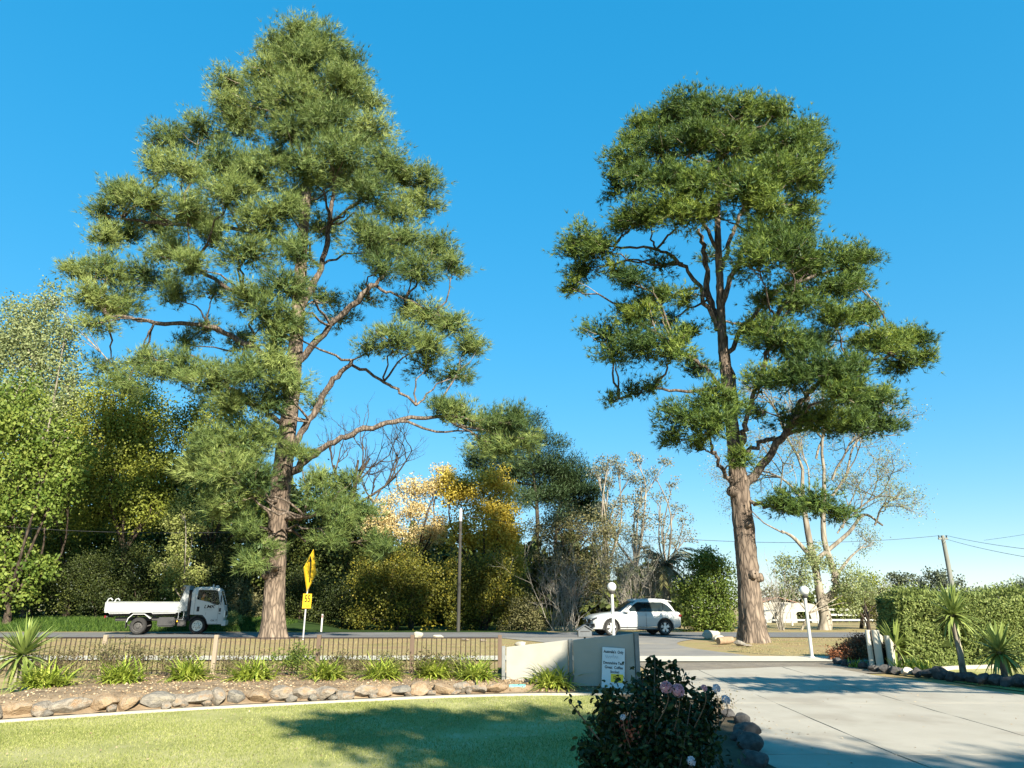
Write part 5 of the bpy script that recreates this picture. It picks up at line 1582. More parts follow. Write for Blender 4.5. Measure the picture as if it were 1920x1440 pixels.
# ================================================================== HEDGE, YUCCAS, STRAP-LEAVED PLANTS
rng = np.random.default_rng(140)
hb = gnd(1706, 1253); 
hx0, hy0 = hb[0], hb[1] + .1
hedge_root = thing('clipped_hedge', 'tall clipped green hedge with square end at the right', 'hedge', (hx0, hy0, float(g(hx0, hy0))))
hz = hgt(np.array([hx0, hy0, float(g(hx0, hy0))]), 1121)
LXH, WYH = 11.0, 1.15
def hedge_pts(n):
    f = rng.choice(3, n, p=[.52, .2, .28])
    a, b_ = rng.uniform(0, 1, n), rng.uniform(0, 1, n)
    X = np.where(f == 1, 0, a * LXH); Yy = np.where(f == 0, 0, b_ * WYH); Z = np.where(f == 2, hz, np.where(f == 1, a * hz, b_ * hz))
    Nn = np.stack([np.where(f == 1, -1., 0), np.where(f == 0, -1., 0), np.where(f == 2, 1., 0)], 1)
    bump = .09 * np.sin(X * 2.1 + 3 * np.sin(Z * 1.7)) + .07 * np.sin(Z * 3.3 + X * 1.3) + .05 * np.sin(Yy * 4)
    P = np.stack([X, Yy, Z], 1) + Nn * (bump + .08 - np.abs(rng.normal(0, .11, n)))[:, None]
    P[:, 0] += .15 * Z                                    # slight overhang of the end
    P[:, 0] -= .15 * hz * .5
    # rounded shoulder towards the far right end
    P[:, 2] -= .05 * np.maximum(0, P[:, 0] - 3.2) ** 1.5
    P[:, 2] *= 1 + .012 * np.sin(P[:, 0] * 1.9 + 1) + .012 * np.sin(P[:, 0] * 4.7)
    P[:, 2] += np.where((f == 2) & (rng.uniform(0, 1, n) < .3), np.abs(rng.normal(0, .09, n)), 0)
    return P, Nn
P, Nn = hedge_pts(80000)
D = norm(unit(len(P)) + Nn * .8 + np.array([0, 0, .35]))
P[:, 2] = np.maximum(P[:, 2], .02)
L = .065 * rng.uniform(.6, 1.5, len(P))
link('foliage', np_mesh('foliage', rhombs(P, D, L, L * .5, 0, Nn + np.array([0, 0, .3])), 4, np.clip(rng.normal(.5, .2, len(P)), 0, 1)), 'leaf_hedge', hedge_root)
# the woody inside, dense dark leaves
n = 9000
P = np.stack([rng.uniform(.12, LXH, n), rng.uniform(.15, WYH - .1, n), rng.uniform(.05, hz - .12, n)], 1)
P[:, 2] = np.minimum(P[:, 2], hz - .15 - .05 * np.maximum(0, P[:, 0] - 3.2) ** 1.5)
L = .32 * rng.uniform(.7, 1.3, n)
link('inner_growth', np_mesh('inner_growth', rhombs(P, unit(n), L, L * .7), 4, rng.uniform(0, .6, n)), 'leaf_dark', hedge_root)
# tall soft shoots on top of the hedge's back row
def leaf_blade(L, wd, seg=5, droop=.3, fold=.25):
    """one strap leaf: a folded tapering ribbon"""
    V, Fq = [], []
    for i in range(seg + 1):
        t = i / seg
        w_ = wd * (min(1, .55 + 2.5 * t) if t < .3 else 1) * (1 - t ** 2.2) + .002
        z = -droop * L * t * t
        x = L * t * (1 - .18 * droop * t)
        V += [(x, -w_ / 2, z + fold * w_), (x, 0, z), (x, w_ / 2, z + fold * w_)]
    for i in range(seg):
        for k in range(2):
            Fq.append((i * 3 + k, i * 3 + k + 1, i * 3 + k + 4, i * 3 + k + 3))
    return np.array(V), np.array(Fq)
YL = []
for k in range(5):
    V, Q = leaf_blade(1.0, .075, 5, [.02, .05, .12, .3, .7][k])
    for tn in range(2):
        me = quad_mesh('leaf', V, Q, np.clip(rng.normal(.35 + .3 * tn, .05, len(V)), 0, 1))
        me.materials.append(M['leaf_yucca'])
        YL.append((k, me))
def yucca(label, base, h, L, n, seed, trunk_r=.06, group='yuccas in the front garden'):
    r = np.random.default_rng(seed)
    o = thing('yucca', label, 'yucca', base, group=group)
    if h > .15:
        Geo().tube([(0, 0, -.1), (.02, .01, h * .4), (-.02, 0, h * .75), (0, 0, h + .05)], [trunk_r * 1.25, trunk_r, trunk_r * .9, trunk_r * .9], 10).build('trunk', 'grey_bark', o, smooth=40)
    for k in range(n):
        el = math.pi / 2 - abs(r.normal(0, 1)) * .5 - 1.6 * (k / n) ** 1.05
        az = k * 2.39996 + r.normal(0, .2)
        dr = 0 if el > .6 else (1 if el > .2 else (2 if el > -.2 else 3))
        cands = [m for (q, m) in YL if q == dr or q == min(4, dr + 1)]
        lf = link('leaf', cands[r.integers(0, len(cands))], None, o, (0, 0, h + .12 * L * (1 - k / n) - .05))
        lf.rotation_euler = Euler((0, -el, az), 'XYZ')
        s_ = L * r.uniform(.75, 1.1)
        lf.scale = (s_, .95, s_)
    return o
p = gnd(1808, 1275); hh = hgt(p, 1152)
yucca('yucca on a slender trunk before the hedge, left of two by the driveway rocks', p, hh, .66, 130, 1)
p = gnd(1886, 1283); hh = hgt(p, 1222)
yucca('shorter trunked yucca before the hedge, right of two by the driveway rocks', p, hh, .64, 120, 2)
p = gnd(1686, 1252); yucca('spiky stemless yucca beside the cream gate wall', p, hgt(p, 1212), .68, 80, 3, .07)
p = gnd(28, 1312); p = np.array([at(30, 1290, 14.2)[0], 14.2, bed_z(float(at(30, 1290, 14.2)[0]), 14.2)])
yucca('large spiky yucca at the left end of the garden bed', p, hgt(p, 1228), .70, 120, 4, .08)
p = np.array([at(45, 1290, 13.7)[0], 13.7, bed_z(float(at(45, 1290, 13.7)[0]), 13.7)])
yucca('small yucca offshoot at the foot of the large left yucca', p, .12, .42, 22, 5, .05)
def strap_plant(name, label, base, rad, h, n, seed, mat='leaf_strap', group='agapanthus clumps along the bed', cat='plant', wd=.038, droop=(.4, 1.0)):
    r = np.random.default_rng(seed)
    o = thing(name, label, cat, base, group=group)
    VV, QQ, TT, c = [], [], [], 0
    for k in range(n):
        az = r.uniform(0, 2 * math.pi); el = r.uniform(.45, 1.4)
        L = h * r.uniform(.8, 1.35)
        V, Q = leaf_blade(L, wd * r.uniform(.7, 1.2), 5, r.uniform(*droop) * (1.4 - el * .5))
        mt = Matrix.Rotation(az, 3, 'Z') @ Matrix.Rotation(-el, 3, 'Y')
        V = V @ np.array(mt).T
        of = np.array([r.normal(0, rad * .35), r.normal(0, rad * .3), 0])
        V = V + of
        V[:, 2] = np.maximum(V[:, 2], -.05)
        VV.append(V); QQ.append(Q + c); c += len(V)
        TT.append(np.full(len(V), np.clip(r.normal(.45, .22), 0, 1)))
    link('foliage', quad_mesh('foliage', np.concatenate(VV), np.concatenate(QQ), np.concatenate(TT)), mat, o)
    return o
for k, (u, v, rp, lb) in enumerate([(72, 1322, 44, 'wide agapanthus clump below the large left yucca'), (215, 1312, 32, 'agapanthus clump second from the left, before the fence'), (345, 1304, 32, 'agapanthus clump left of the pale fence post'), (468, 1304, 34, 'agapanthus clump right of the pale fence post'),
                                    (605, 1299, 30, 'agapanthus clump below the middle brown fence post'), (715, 1296, 30, 'agapanthus clump left of the second last fence post'), (812, 1292, 30, 'agapanthus clump right of the second last fence post'), (890, 1294, 30, 'agapanthus clump nearest the fence end, beside round stones'), (1036, 1300, 34, 'agapanthus clump in front of the entrance wall')]):
    q = gnd(u, v - 6)
    q = np.array([q[0], q[1] + .12, 0])
    q[2] = bed_z(q[0], q[1])
    t = q[1] / ray(u, v)[1]
    strap_plant('agapanthus', lb, q, 1.15 * rp * t / F, .46, 300 if k in (0, 8) else 240, 300 + k)
for k, (u, v, lb) in enumerate([(1690, 1262, 'upright green iris leaves at the foot of the stemless yucca'), (1715, 1264, 'upright green iris leaves left of the hedge foot'), (1735, 1266, 'strappy green plant by the dark rocks at the hedge corner'), (1610, 1252, 'small spiky green plant left of the cream gate wall')]):
    q = gnd(u, v)
    strap_plant('iris', lb, q, .22, .34 if k < 3 else .2, 60, 320 + k, 'leaf_strap', 'irises beside the driveway', droop=(.05, .35))
# dry rose shrubs along the fence
for k, (x_u, lb, hh, lv) in enumerate([(105, 'dry leggy shrub against the fence near the left yucca', .75, 5), (185, 'dry twiggy shrub against the fence left of the leftmost pale post', 1.0, 6), (255, 'dry twiggy shrub between two pale fence posts, left one', .8, 6), (335, 'dry twiggy shrub between two pale fence posts, right one', .85, 6), (440, 'sparse dry shrub just right of the pale fence post', .7, 4), (552, 'greener bushy rose left of the middle brown post', .85, 12), (650, 'dry brown shrub right of the middle brown post', .6, 7), (735, 'dry brown shrub left of the second last post', .55, 7), (800, 'dry brown shrub right of the second last post', .65, 8), (858, 'dry brown shrub near the fence end', .6, 8)]):
    x = float(at(x_u, 1262, FY - .35)[0]); y = FY - .38
    cane_shrub('rose_shrub', lb, 0, 0, 0, .95, hh * .82, 'brown_twig', 400 + k * 3, 30, ('leaf_shrub' if k == 5 else ('leaf_brownolive' if k % 2 else 'leaf_dry'), .045, int(lv * 2.6), .055), 'shrub', .4, (x, y, bed_z(x, y)), 2, .007, 'dry shrubs along the fence')

# low red-leaved hedge by the gate wall
p = gnd(1598, 1247)
leafy('barberry', 'low russet-leaved bush in the shade of the cream gate wall', p[1] + .9, 1600, [(1598, 1218, 28, 28, .5), (1575, 1229, 20, 20, .3), (1622, 1212, 26, 30, .8), (1612, 1234, 24, 20, .2), (1590, 1240, 22, 14, .1), (1635, 1222, 20, 24, 1.0)], 'leaf_red', .045, 1.1, 'brown_twig', None, 150, .02, cat='bush', base=(p[0], p[1] + .9, float(g(p[0], p[1] + .9))))

# ================================================================== ROSE BUSH IN FRONT
def rose_bush():
    global rng
    rng = np.random.default_rng(160)
    Yr = 7.0
    b = np.array([at(1225, 1440, Yr)[0], Yr, 0.0]); b[2] = float(g(b[0], b[1])) + .02
    root = thing('rose_bush', 'big shaded rose bush with pink blooms in the foreground', 'rose bush', b)
    tb = Tubes()
    tips, P, D = [], [], []
    blobs = [(1180, 1330, 62, 0), (1240, 1320, 62, .1), (1300, 1335, 48, .2), (1160, 1400, 50, -.2), (1230, 1400, 75, -.1), (1300, 1400, 55, .1), (1130, 1360, 36, -.1), (1215, 1275, 32, .2), (1270, 1285, 34, .2), (1140, 1310, 30, -.1), (1180, 1460, 70, -.2), (1270, 1460, 75, 0), (1330, 1310, 22, .2), (1120, 1430, 34, -.2), (1235, 1250, 12, .2), (1220, 1240, 9, .2), (1262, 1250, 8, .2), (1330, 1345, 26, .3), (1100, 1400, 22, -.2)]
    for (u, v, r, d) in blobs:
        c, rw = blob_radii(u, v, r, Yr + d)
        s = b + np.array([rng.normal(0, .12), rng.normal(0, .12), 0])
        for q in range(max(2, int(r / 10))):
            e = c + unit(1)[0] * rw * rng.uniform(.3, 1.05)
            m = (s + e) / 2 + rng.normal(0, .09, 3)
            pth = curve_pts([s, m, e], 10)
            tb.add(pth, np.linspace(.011, .004, len(pth)), 5)
            tips.append(e)
            n = int(26 + r * .9)
            k = rng.integers(4, len(pth), n)
            P.append(pth[k] + rng.normal(0, .30, (n, 3)) * rw * .9)
        n = int(3.2 * r)
        q = c + unit(n) * rw * (rng.uniform(0, 1, n) ** .4)[:, None]
        P.append(q)
    # the long stem reaching out at the left
    s0, s1, s2 = at(1135, 1400, Yr - .2), at(1095, 1350, Yr - .2), at(1066, 1312, Yr - .2)
    pth = curve_pts([b, s0, s1, s2], 16)
    tb.add(pth, np.linspace(.011, .004, len(pth)), 5)
    P.append(pth[-5:][rng.integers(0, 5, 12)] + rng.normal(0, .035, (12, 3)))
    P = np.concatenate(P)
    P = P[P[:, 2] > b[2] + .03]
    # reddish new shoots
    N = norm(unit(len(P)) + np.array([0, -.25, .8]))
    D = norm(np.cross(N, unit(len(P))) + np.array([0, 0, -.15]))
    S = np.cross(N, D)
    L = rng.uniform(.035, .075, len(P))[:, None]
    W = L * rng.uniform(.55, .72, len(P))[:, None]
    # six-cornered folded leaf made of two quads
    a = P; t = P + D * L - N * L * .12
    m1, m2 = P + D * L * .3, P + D * L * .72
    up = N * L * .12
    l1, l2 = m1 + S * W * .5 + up, m2 + S * W * .4 + up * .7
    r1, r2 = m1 - S * W * .5 + up, m2 - S * W * .4 + up * .7
    V = np.stack([a, l1, l2, t, a, t, r2, r1], 1).reshape(-1, 3)
    T = np.repeat(np.clip(rng.normal(.42, .22, len(P)), 0, 1), 2)
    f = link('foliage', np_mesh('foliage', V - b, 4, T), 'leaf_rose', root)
    f['kind'] = 'stuff'
    tb.build('stem', 'brown_twig', root, b)
    # shoots
    c = at(1180, 1370, Yr - .3)
    q = c + rng.normal(0, .06, (60, 3))
    link('new_shoot', np_mesh('new_shoot', rhombs(q, unit(60), rng.uniform(.03, .06, 60), .02) - b, 4, rng.uniform(0, 1, 60)), 'new_shoot', root)
    # blooms: whorls of cupped petals
    for k, (u, v, r, mt) in enumerate([(1249, 1289, 11, 'rose_pink'), (1271, 1295, 12, 'rose_pink'), (1343, 1291, 8, 'rose_pale'), (1361, 1312, 8, 'rose_pale'), (1320, 1290, 6, 'rose_pink'), (1296, 1427, 8, 'rose_pale'), (1168, 1345, 5, 'rose_pale')]):
        c, rw = blob_radii(u, v, r, Yr - .45 if v < 1400 else Yr - .6)
        if k in (2, 3):
            c, rw = blob_radii(u, v, r, Yr)
        V, T = [], []
        face = norm(np.array([rng.normal(0, .3), -.8, .5]))
        ux = norm(np.cross(face, [0, 0, 1.0])); uy = np.cross(ux, face)
        for ring in range(6):
            th = [.12, .4, .72, 1.05, 1.4, 1.8][ring]       # how far a petal's middle lies from the bloom's axis
            npet = [3, 4, 5, 6, 7, 6][ring]
            rr_ = rw * [.62, .72, .82, .9, .98, 1.05][ring]
            for j in range(npet):
                az = 2 * math.pi * (j + .5 * (ring % 2)) / npet + rng.normal(0, .15)
                hw_ = 1.15 * math.pi / npet
                q4 = []
                for (tt, aa, lift) in ((th + .45, az - hw_ * .6, .92), (th + .45, az + hw_ * .6, .92), (th - .22, az + hw_ * .75, 1.10), (th - .22, az - hw_ * .75, 1.10)):
                    rd = ux * math.cos(aa) + uy * math.sin(aa)
                    q4.append(c + (face * math.cos(tt) + rd * math.sin(tt)) * rr_ * lift * (1 + rng.normal(0, .03)))
                V += q4
                T.append(np.clip(.25 + .12 * ring + rng.normal(0, .12), 0, 1))
        link('bloom', np_mesh('bloom', np.array(V) - b, 4, T), mt, root)
        st = curve_pts([c + np.array([rng.normal(0, .04), .22, -.34]), c + np.array([.02, .06, -.12]), c - face * rw * .3], 8)
        tb2 = Tubes(); tb2.add(st, np.linspace(.005, .003, len(st)), 5)
        tb2.build('stem', 'brown_twig', root, b)
rose_bush()
# grey dusty small shrub at the bed corner
p = gnd(1352, 1338)
cane_shrub('lavender', 'dry straw-coloured tuft at the corner of the rose bed', 0, 0, 0, .3, .38, 'dead_twig', 470, 26, ('leaf_dry', .03, 3, .03), 'shrub', .35, tuple(p), 1, .005)

# ================================================================== VEHICLES
def loft(sections, caps=True):
    G_ = Geo()
    n = len(sections[0])
    vs = [p for s in sections for p in s]
    fs = []
    for i in range(len(sections) - 1):
        for j in range(n):
            k = (j + 1) % n
            fs.append((i * n + j, i * n + k, (i + 1) * n + k, (i + 1) * n + j))
    if caps:
        fs += [tuple(range(n - 1, -1, -1)), tuple((len(sections) - 1) * n + j for j in range(n))]
    return G_.add(vs, fs)
def cyl_mesh(x, y0, y1, z, r, n=40):
    pr = [(x + r * math.cos(a), z + r * math.sin(a)) for a in np.linspace(0, 2 * math.pi, n, endpoint=False)]
    return Geo().prism(pr, y0, y1).mesh('c')
def wheel_parts(parent, x, y, r, wd, kind, side):
    """wheel > tyre, rim, spokes; side = -1 when its face looks to -y"""
    w_ = link('wheel', Geo().lathe([(r * .60, -wd * .48), (r * .86, -wd * .5), (r * .97, -wd * .38), (r, -wd * .2), (r, wd * .2), (r * .97, wd * .38), (r * .86, wd * .5), (r * .60, wd * .48), (r * .60, -wd * .48)], (0, 0, 0), 36, 'y').mesh('wheel', smooth=35), 'rubber', parent, (x, y, r))
    s = side
    if kind == 'alloy':
        Geo().lathe([(r * .62, s * wd * .46), (r * .70, s * wd * .49), (r * .72, s * wd * .44), (r * .66, s * wd * .2), (r * .60, s * wd * .2), (r * .62, s * wd * .46)], (0, 0, 0), 36, 'y').build('rim', 'rim_silver', w_, smooth=35)
        Geo().lathe([(.001, s * wd * .05), (r * .66, s * wd * .05), (r * .66, s * wd * .08), (.001, s * wd * .08)], (0, 0, 0), 30, 'y').build('brake_disc', 'dark_metal', w_, smooth=35)
        sp_ = Geo()
        for k in range(5):
            for off in (-.17, .17):
                a = 2 * math.pi * k / 5 + off + .3
                a0 = 2 * math.pi * k / 5 + off * .8 + .3
                c0, c1 = np.array([math.cos(a0), math.sin(a0)]) * r * .12, np.array([math.cos(a), math.sin(a)]) * r * .66
                t_ = norm(np.array([-math.sin(a), math.cos(a)]))
                w0, w1 = r * .07, r * .105
                poly = [c0 - t_ * w0, c1 - t_ * w1, c1 + t_ * w1, c0 + t_ * w0]
                ya, yb = sorted((s * wd * .30, s * wd * .43))
                sp_.prism([tuple(q) for q in poly], ya, yb)
        sp_.build('spoke', 'rim_silver', w_)
        Geo().lathe([(.001, s * wd * .44), (r * .15, s * wd * .44), (r * .17, s * wd * .3), (.001, s * wd * .3)], (0, 0, 0), 20, 'y').build('hub_cap', 'rim_silver', w_, smooth=35)
    else:
        dish = s * wd * (.12 if kind == 'rear' else .40)
        Geo().lathe([(r * .58, s * wd * .47), (r * .64, s * wd * .5), (r * .62, s * wd * .42), (r * .5, dish), (r * .22, dish + s * .02), (r * .20, dish + s * .07), (.001, dish + s * .07)], (0, 0, 0), 32, 'y').build('rim', 'rim_cream' if kind == 'front' else 'dark_metal', w_, smooth=30)
        ho = Geo()
        for k in range(6):
            a = 2 * math.pi * k / 6 + .4
            c_ = (math.cos(a) * r * .44, math.sin(a) * r * .44)
            ho.lathe([(.001, dish + s * .018), (r * .055, dish + s * .018), (r * .055, dish - s * .02)], (c_[0], 0, c_[1]), 10, 'y')
        ho.build('rim_hole', 'black_plastic', w_)
        nt = Geo()
        for k in range(6):
            a = 2 * math.pi * k / 6
            nt.lathe([(.001, dish + s * .055), (.016, dish + s * .055), (.016, dish)], (math.cos(a) * r * .28, 0, math.sin(a) * r * .28), 6, 'y')
        nt.build('wheel_nut', 'dark_metal', w_)
    return w_

def suv(loc, rz, label):
    o = thing('suv', label, 'car', loc, rz)
    st = [(2.42, .60, .42, .66, .76), (2.36, .80, .33, .76, .86), (2.22, .90, .28, .86, .95), (1.95, .955, .26, .94, 1.01), (1.5, .975, .26, .99, 1.07), (1.0, .98, .26, 1.02, 1.12), (.4, .985, .26, 1.03, 1.13), (-.6, .985, .26, 1.05, 1.13), (-1.4, .98, .26, 1.07, 1.14), (-1.95, .955, .28, 1.08, 1.14), (-2.25, .90, .34, 1.07, 1.13), (-2.38, .80, .42, 1.02, 1.08), (-2.43, .66, .50, .95, 1.0)]
    secs = []
    for x, hw, zb, zs, zt in st:
        half = [(hw * .72, zb), (hw * .93, zb + .05), (hw * .985, zb + .16), (hw * .99, zb + .34), (hw, zs - .20), (hw * .985, zs - .07), (hw * .945, zs), (hw * .80, zs + (zt - zs) * .55), (hw * .4, zt - .01)]
        secs.append([(x, y, z) for y, z in half] + [(x, -y, z) for y, z in half[::-1]])
    body = loft(secs).mesh('body')
    cut = []
    for xw in (1.44, -1.44):
        for sy in (-1, 1):
            cut.append(cyl_mesh(xw, sy * .62, sy * 1.2, .37, .425))
    body = boolean(body, cut)
    body.materials.clear()
    body.polygons.foreach_set('use_smooth', np.ones(len(body.polygons), bool))
    body.set_sharp_from_angle(angle=R(38))
    link('body', body, 'white_paint', o)
    # cabin
    lv = [(1.0, 1.08, -2.26, .935), (1.12, .90, -2.22, .905), (1.30, .62, -2.10, .85), (1.48, .34, -1.95, .785), (1.60, .12, -1.84, .73), (1.66, -.08, -1.72, .66), (1.69, -.30, -1.55, .56), (1.70, -.5, -1.3, .40)]
    E = 5.0
    def ring(xf, xr, hw, n=44):
        cx, a = (xf + xr) / 2, (xf - xr) / 2
        out = []
        for k in range(n):
            t = 2 * math.pi * k / n
            c_, s_ = math.cos(t), math.sin(t)
            out.append((cx + a * math.copysign(abs(c_) ** (2 / E), c_), hw * math.copysign(abs(s_) ** (2 / E), s_)))
        return out
    secs = [[(x, y, z) for x, y in ring(xf, xr, hw)] for z, xf, xr, hw in lv]
    loft(secs).build('cabin', 'white_paint', o, smooth=40)
    Z = [a[0] for a in lv]
    def prof(z):
        return [float(np.interp(z, Z, [a[k] for a in lv])) for k in (1, 2, 3)]
    def side_pt(x, z, s, off):
        xf, xr, hw = prof(z)
        cx, a = (xf + xr) / 2, (xf - xr) / 2
        f = max(0.0, 1 - min(1, abs((x - cx) / a)) ** E) ** (1 / E)
        return (x, s * (hw * f + off), z)
    def end_pt(y, z, front, off):
        xf, xr, hw = prof(z)
        cx, a = (xf + xr) / 2, (xf - xr) / 2
        f = max(0.0, 1 - min(1, abs(y / hw)) ** E) ** (1 / E)
        return (cx + a * f + off, y, z) if front else (cx - a * f - off, y, z)
    for s in (-1, 1):
        G_ = Geo()
        zs_ = np.linspace(1.10, 1.545, 7)
        xa = np.interp(zs_, [1.10, 1.3, 1.5, 1.545], [.60, .33, .06, -.06]); xb = np.interp(zs_, [1.10, 1.25, 1.45, 1.545], [-1.98, -1.86, -1.62, -1.35])
        vs = []
        for z, a, b_ in zip(zs_, xa, xb):
            for q in np.linspace(0, 1, 12):
                vs.append(side_pt(a + (b_ - a) * q, z, s, .009))
        fs = [(i * 12 + j, i * 12 + j + 1, (i + 1) * 12 + j + 1, (i + 1) * 12 + j) for i in range(6) for j in range(11)]
        G_.add(vs, fs).build('side_window', 'car_glass', o, smooth=60)
        for x0 in (-.42, -1.38):
            bl = Geo()
            bl.add([side_pt(x0 + .03 - (z - 1.1) * .12 * (1 if x0 < -1 else 0), z, s, .013) for z in (1.1, 1.54)] + [side_pt(x0 - .03 - (z - 1.1) * .12 * (1 if x0 < -1 else 0), z, s, .013) for z in (1.54, 1.1)], [(0, 1, 2, 3)])
            bl.build('window_pillar', 'black_plastic', o)
        # door shut lines, handles, sill trim
        for x0 in (.62, -.42, -1.30):
            Geo().box((x0, s * .982, .68), (.010, .012, .70)).build('door_gap', 'black_plastic', o)
        for x0 in (-.22, -1.12):
            Geo().box((x0, s * .992, .90), (.19, .03, .028)).build('door_handle', 'white_paint', o, bevel=.006)
        Geo().box((0, s * .985, .40), (2.0, .02, .03)).build('sill_trim', 'chrome', o)
        Geo().box((0, s * .945, .285), (2.05, .06, .05)).build('sill', 'black_plastic', o)
        Geo().box((.86, s * .985, .93), (.20, .012, .028)).build('wing_badge', 'black_plastic', o)
        for xw in (1.44, -1.44):
            arc_ = [(xw + .455 * math.cos(a), .37 + .455 * math.sin(a)) for a in np.linspace(-.25, math.pi + .25, 22)] + [(xw + .405 * math.cos(a), .37 + .405 * math.sin(a)) for a in np.linspace(math.pi + .25, -.25, 22)]
            hwx = .972
            y0, y1 = sorted((s * (hwx - .06), s * (hwx + .018)))
            Geo().prism(arc_, y0, y1).build('arch_trim', 'black_plastic', o, smooth=30)
            wheel_parts(o, xw, s * .835, .37, .25, 'alloy', s)
        # mirror
        m = loft([[(x + .02 * k, s * (1.0 + .05 + r_ * math.cos(a) * 1.5), 1.12 + r_ * math.sin(a)) for a in np.linspace(0, 2 * math.pi, 12, endpoint=False)] for k, (x, r_) in enumerate([(.52, .055), (.55, .075), (.62, .08), (.69, .05), (.72, .02)])]).build('mirror', 'white_paint', o, smooth=50)
        Geo().box((.58, s * .95, 1.07), (.06, .12, .03)).build('bracket', 'black_plastic', m)
        Geo().tube([(.0, s * .60, 1.665), (-.3, s * .63, 1.70), (-1.2, s * .62, 1.70), (-1.65, s * .58, 1.66)], .018, 6).build('roof_rail', 'galvanised', o, smooth=40)
        # headlight and tail lamp
        Geo().add([(2.44, s * .50, .735), (2.39, s * .77, .79), (2.20, s * .945, .865), (2.20, s * .95, .80), (2.40, s * .79, .69), (2.45, s * .50, .645), (2.3, s * .5, .70), (2.1, s * .8, .76)], [(0, 1, 4, 5), (1, 2, 3, 4), (0, 6, 7, 1), (1, 7, 2), (5, 4, 7, 6), (4, 3, 7), (0, 5, 6), (2, 7, 3)]).build('headlight', 'dark_lens', o)
        Geo().box((2.425, s * .64, .735), (.03, .18, .022), Matrix.Rotation(-s * .22, 3, 'Z')).build('light_strip', 'lamp_lens', o)
        Geo().box((-2.30, s * .86, .92), (.18, .12, .10), Matrix.Rotation(s * .5, 3, 'Z')).build('tail_lamp', 'red_lens', o, bevel=.01)
        # corner air vent in the bumper
        Geo().add([(2.43, s * .58, .53), (2.345, s * .86, .56), (2.345, s * .87, .43), (2.42, s * .66, .38), (2.2, s * .6, .5), (2.15, s * .8, .5), (2.15, s * .8, .4), (2.2, s * .6, .4)], [(0, 1, 2, 3), (0, 4, 5, 1), (1, 5, 6, 2), (2, 6, 7, 3), (3, 7, 4, 0), (4, 7, 6, 5)]).build('air_vent', 'black_plastic', o)
        Geo().box((2.26, s * .88, .335), (.26, .08, .035), Matrix.Rotation(-s * .5, 3, 'Z')).build('bumper_blade', 'white_paint', o, bevel=.008)
    vs = []
    zs_ = np.linspace(1.09, 1.60, 7)
    for z in zs_:
        hw = prof(z)[2] * .87
        for q in np.linspace(-1, 1, 13):
            vs.append(end_pt(q * hw, z, True, .012))
    fs = [(i * 13 + j, i * 13 + j + 1, (i + 1) * 13 + j + 1, (i + 1) * 13 + j) for i in range(6) for j in range(12)]
    Geo().add(vs, fs).build('windscreen', 'shield_glass', o, smooth=60)
    vs = []
    for z in np.linspace(1.16, 1.55, 6):
        hw = prof(z)[2] * .8
        for q in np.linspace(-1, 1, 11):
            vs.append(end_pt(q * hw, z, False, .012))
    fs = [(i * 11 + j, i * 11 + j + 1, (i + 1) * 11 + j + 1, (i + 1) * 11 + j) for i in range(5) for j in range(10)]
    Geo().add(vs, fs).build('rear_window', 'car_glass', o, smooth=60)
    Geo().prism([(-1.62, 1.66), (-2.0, 1.60), (-2.02, 1.57), (-1.7, 1.60)], -.62, .62).build('spoiler', 'white_paint', o, bevel=.006)
    Geo().prism([(-.62, 1.70), (-.80, 1.78), (-.86, 1.70)], -.02, .02).build('aerial', 'black_plastic', o)
    gr = Geo().box((2.405, 0, .655), (.05, 1.02, .19)).build('grille', 'black_plastic', o, bevel=.01)
    for z in (.60, .655, .71):
        Geo().box((2.434, 0, z), (.012, .98, .014)).build('slat', 'chrome', gr)
    rg = [(.075 * math.cos(a), .075 * math.sin(a)) for a in np.linspace(0, 2 * math.pi, 24)]
    em_ = Geo().tube([(2.446, y, .665 + z) for y, z in rg], .008, 5)
    em_.tube([(2.446, -.045, .715), (2.446, 0, .672), (2.446, .045, .715)], .007, 5).tube([(2.446, -.06, .675), (2.446, -.03, .605), (2.446, 0, .66), (2.446, .03, .605), (2.446, .06, .675)], .007, 5)
    em_.build('emblem', 'chrome', gr)
    Geo().box((2.41, 0, .47), (.03, .46, .10)).build('number_plate', 'sign_black', o, bevel=.004)
    Geo().box((2.375, 0, .37), (.06, 1.1, .07)).build('lower_intake', 'black_plastic', o, bevel=.008)
    Geo().box((2.37, 0, .305), (.10, 1.30, .03)).build('front_lip', 'white_paint', o, bevel=.008)
    Geo().box((-2.40, 0, .40), (.08, 1.3, .14)).build('rear_diffuser', 'black_plastic', o, bevel=.01)
    return o

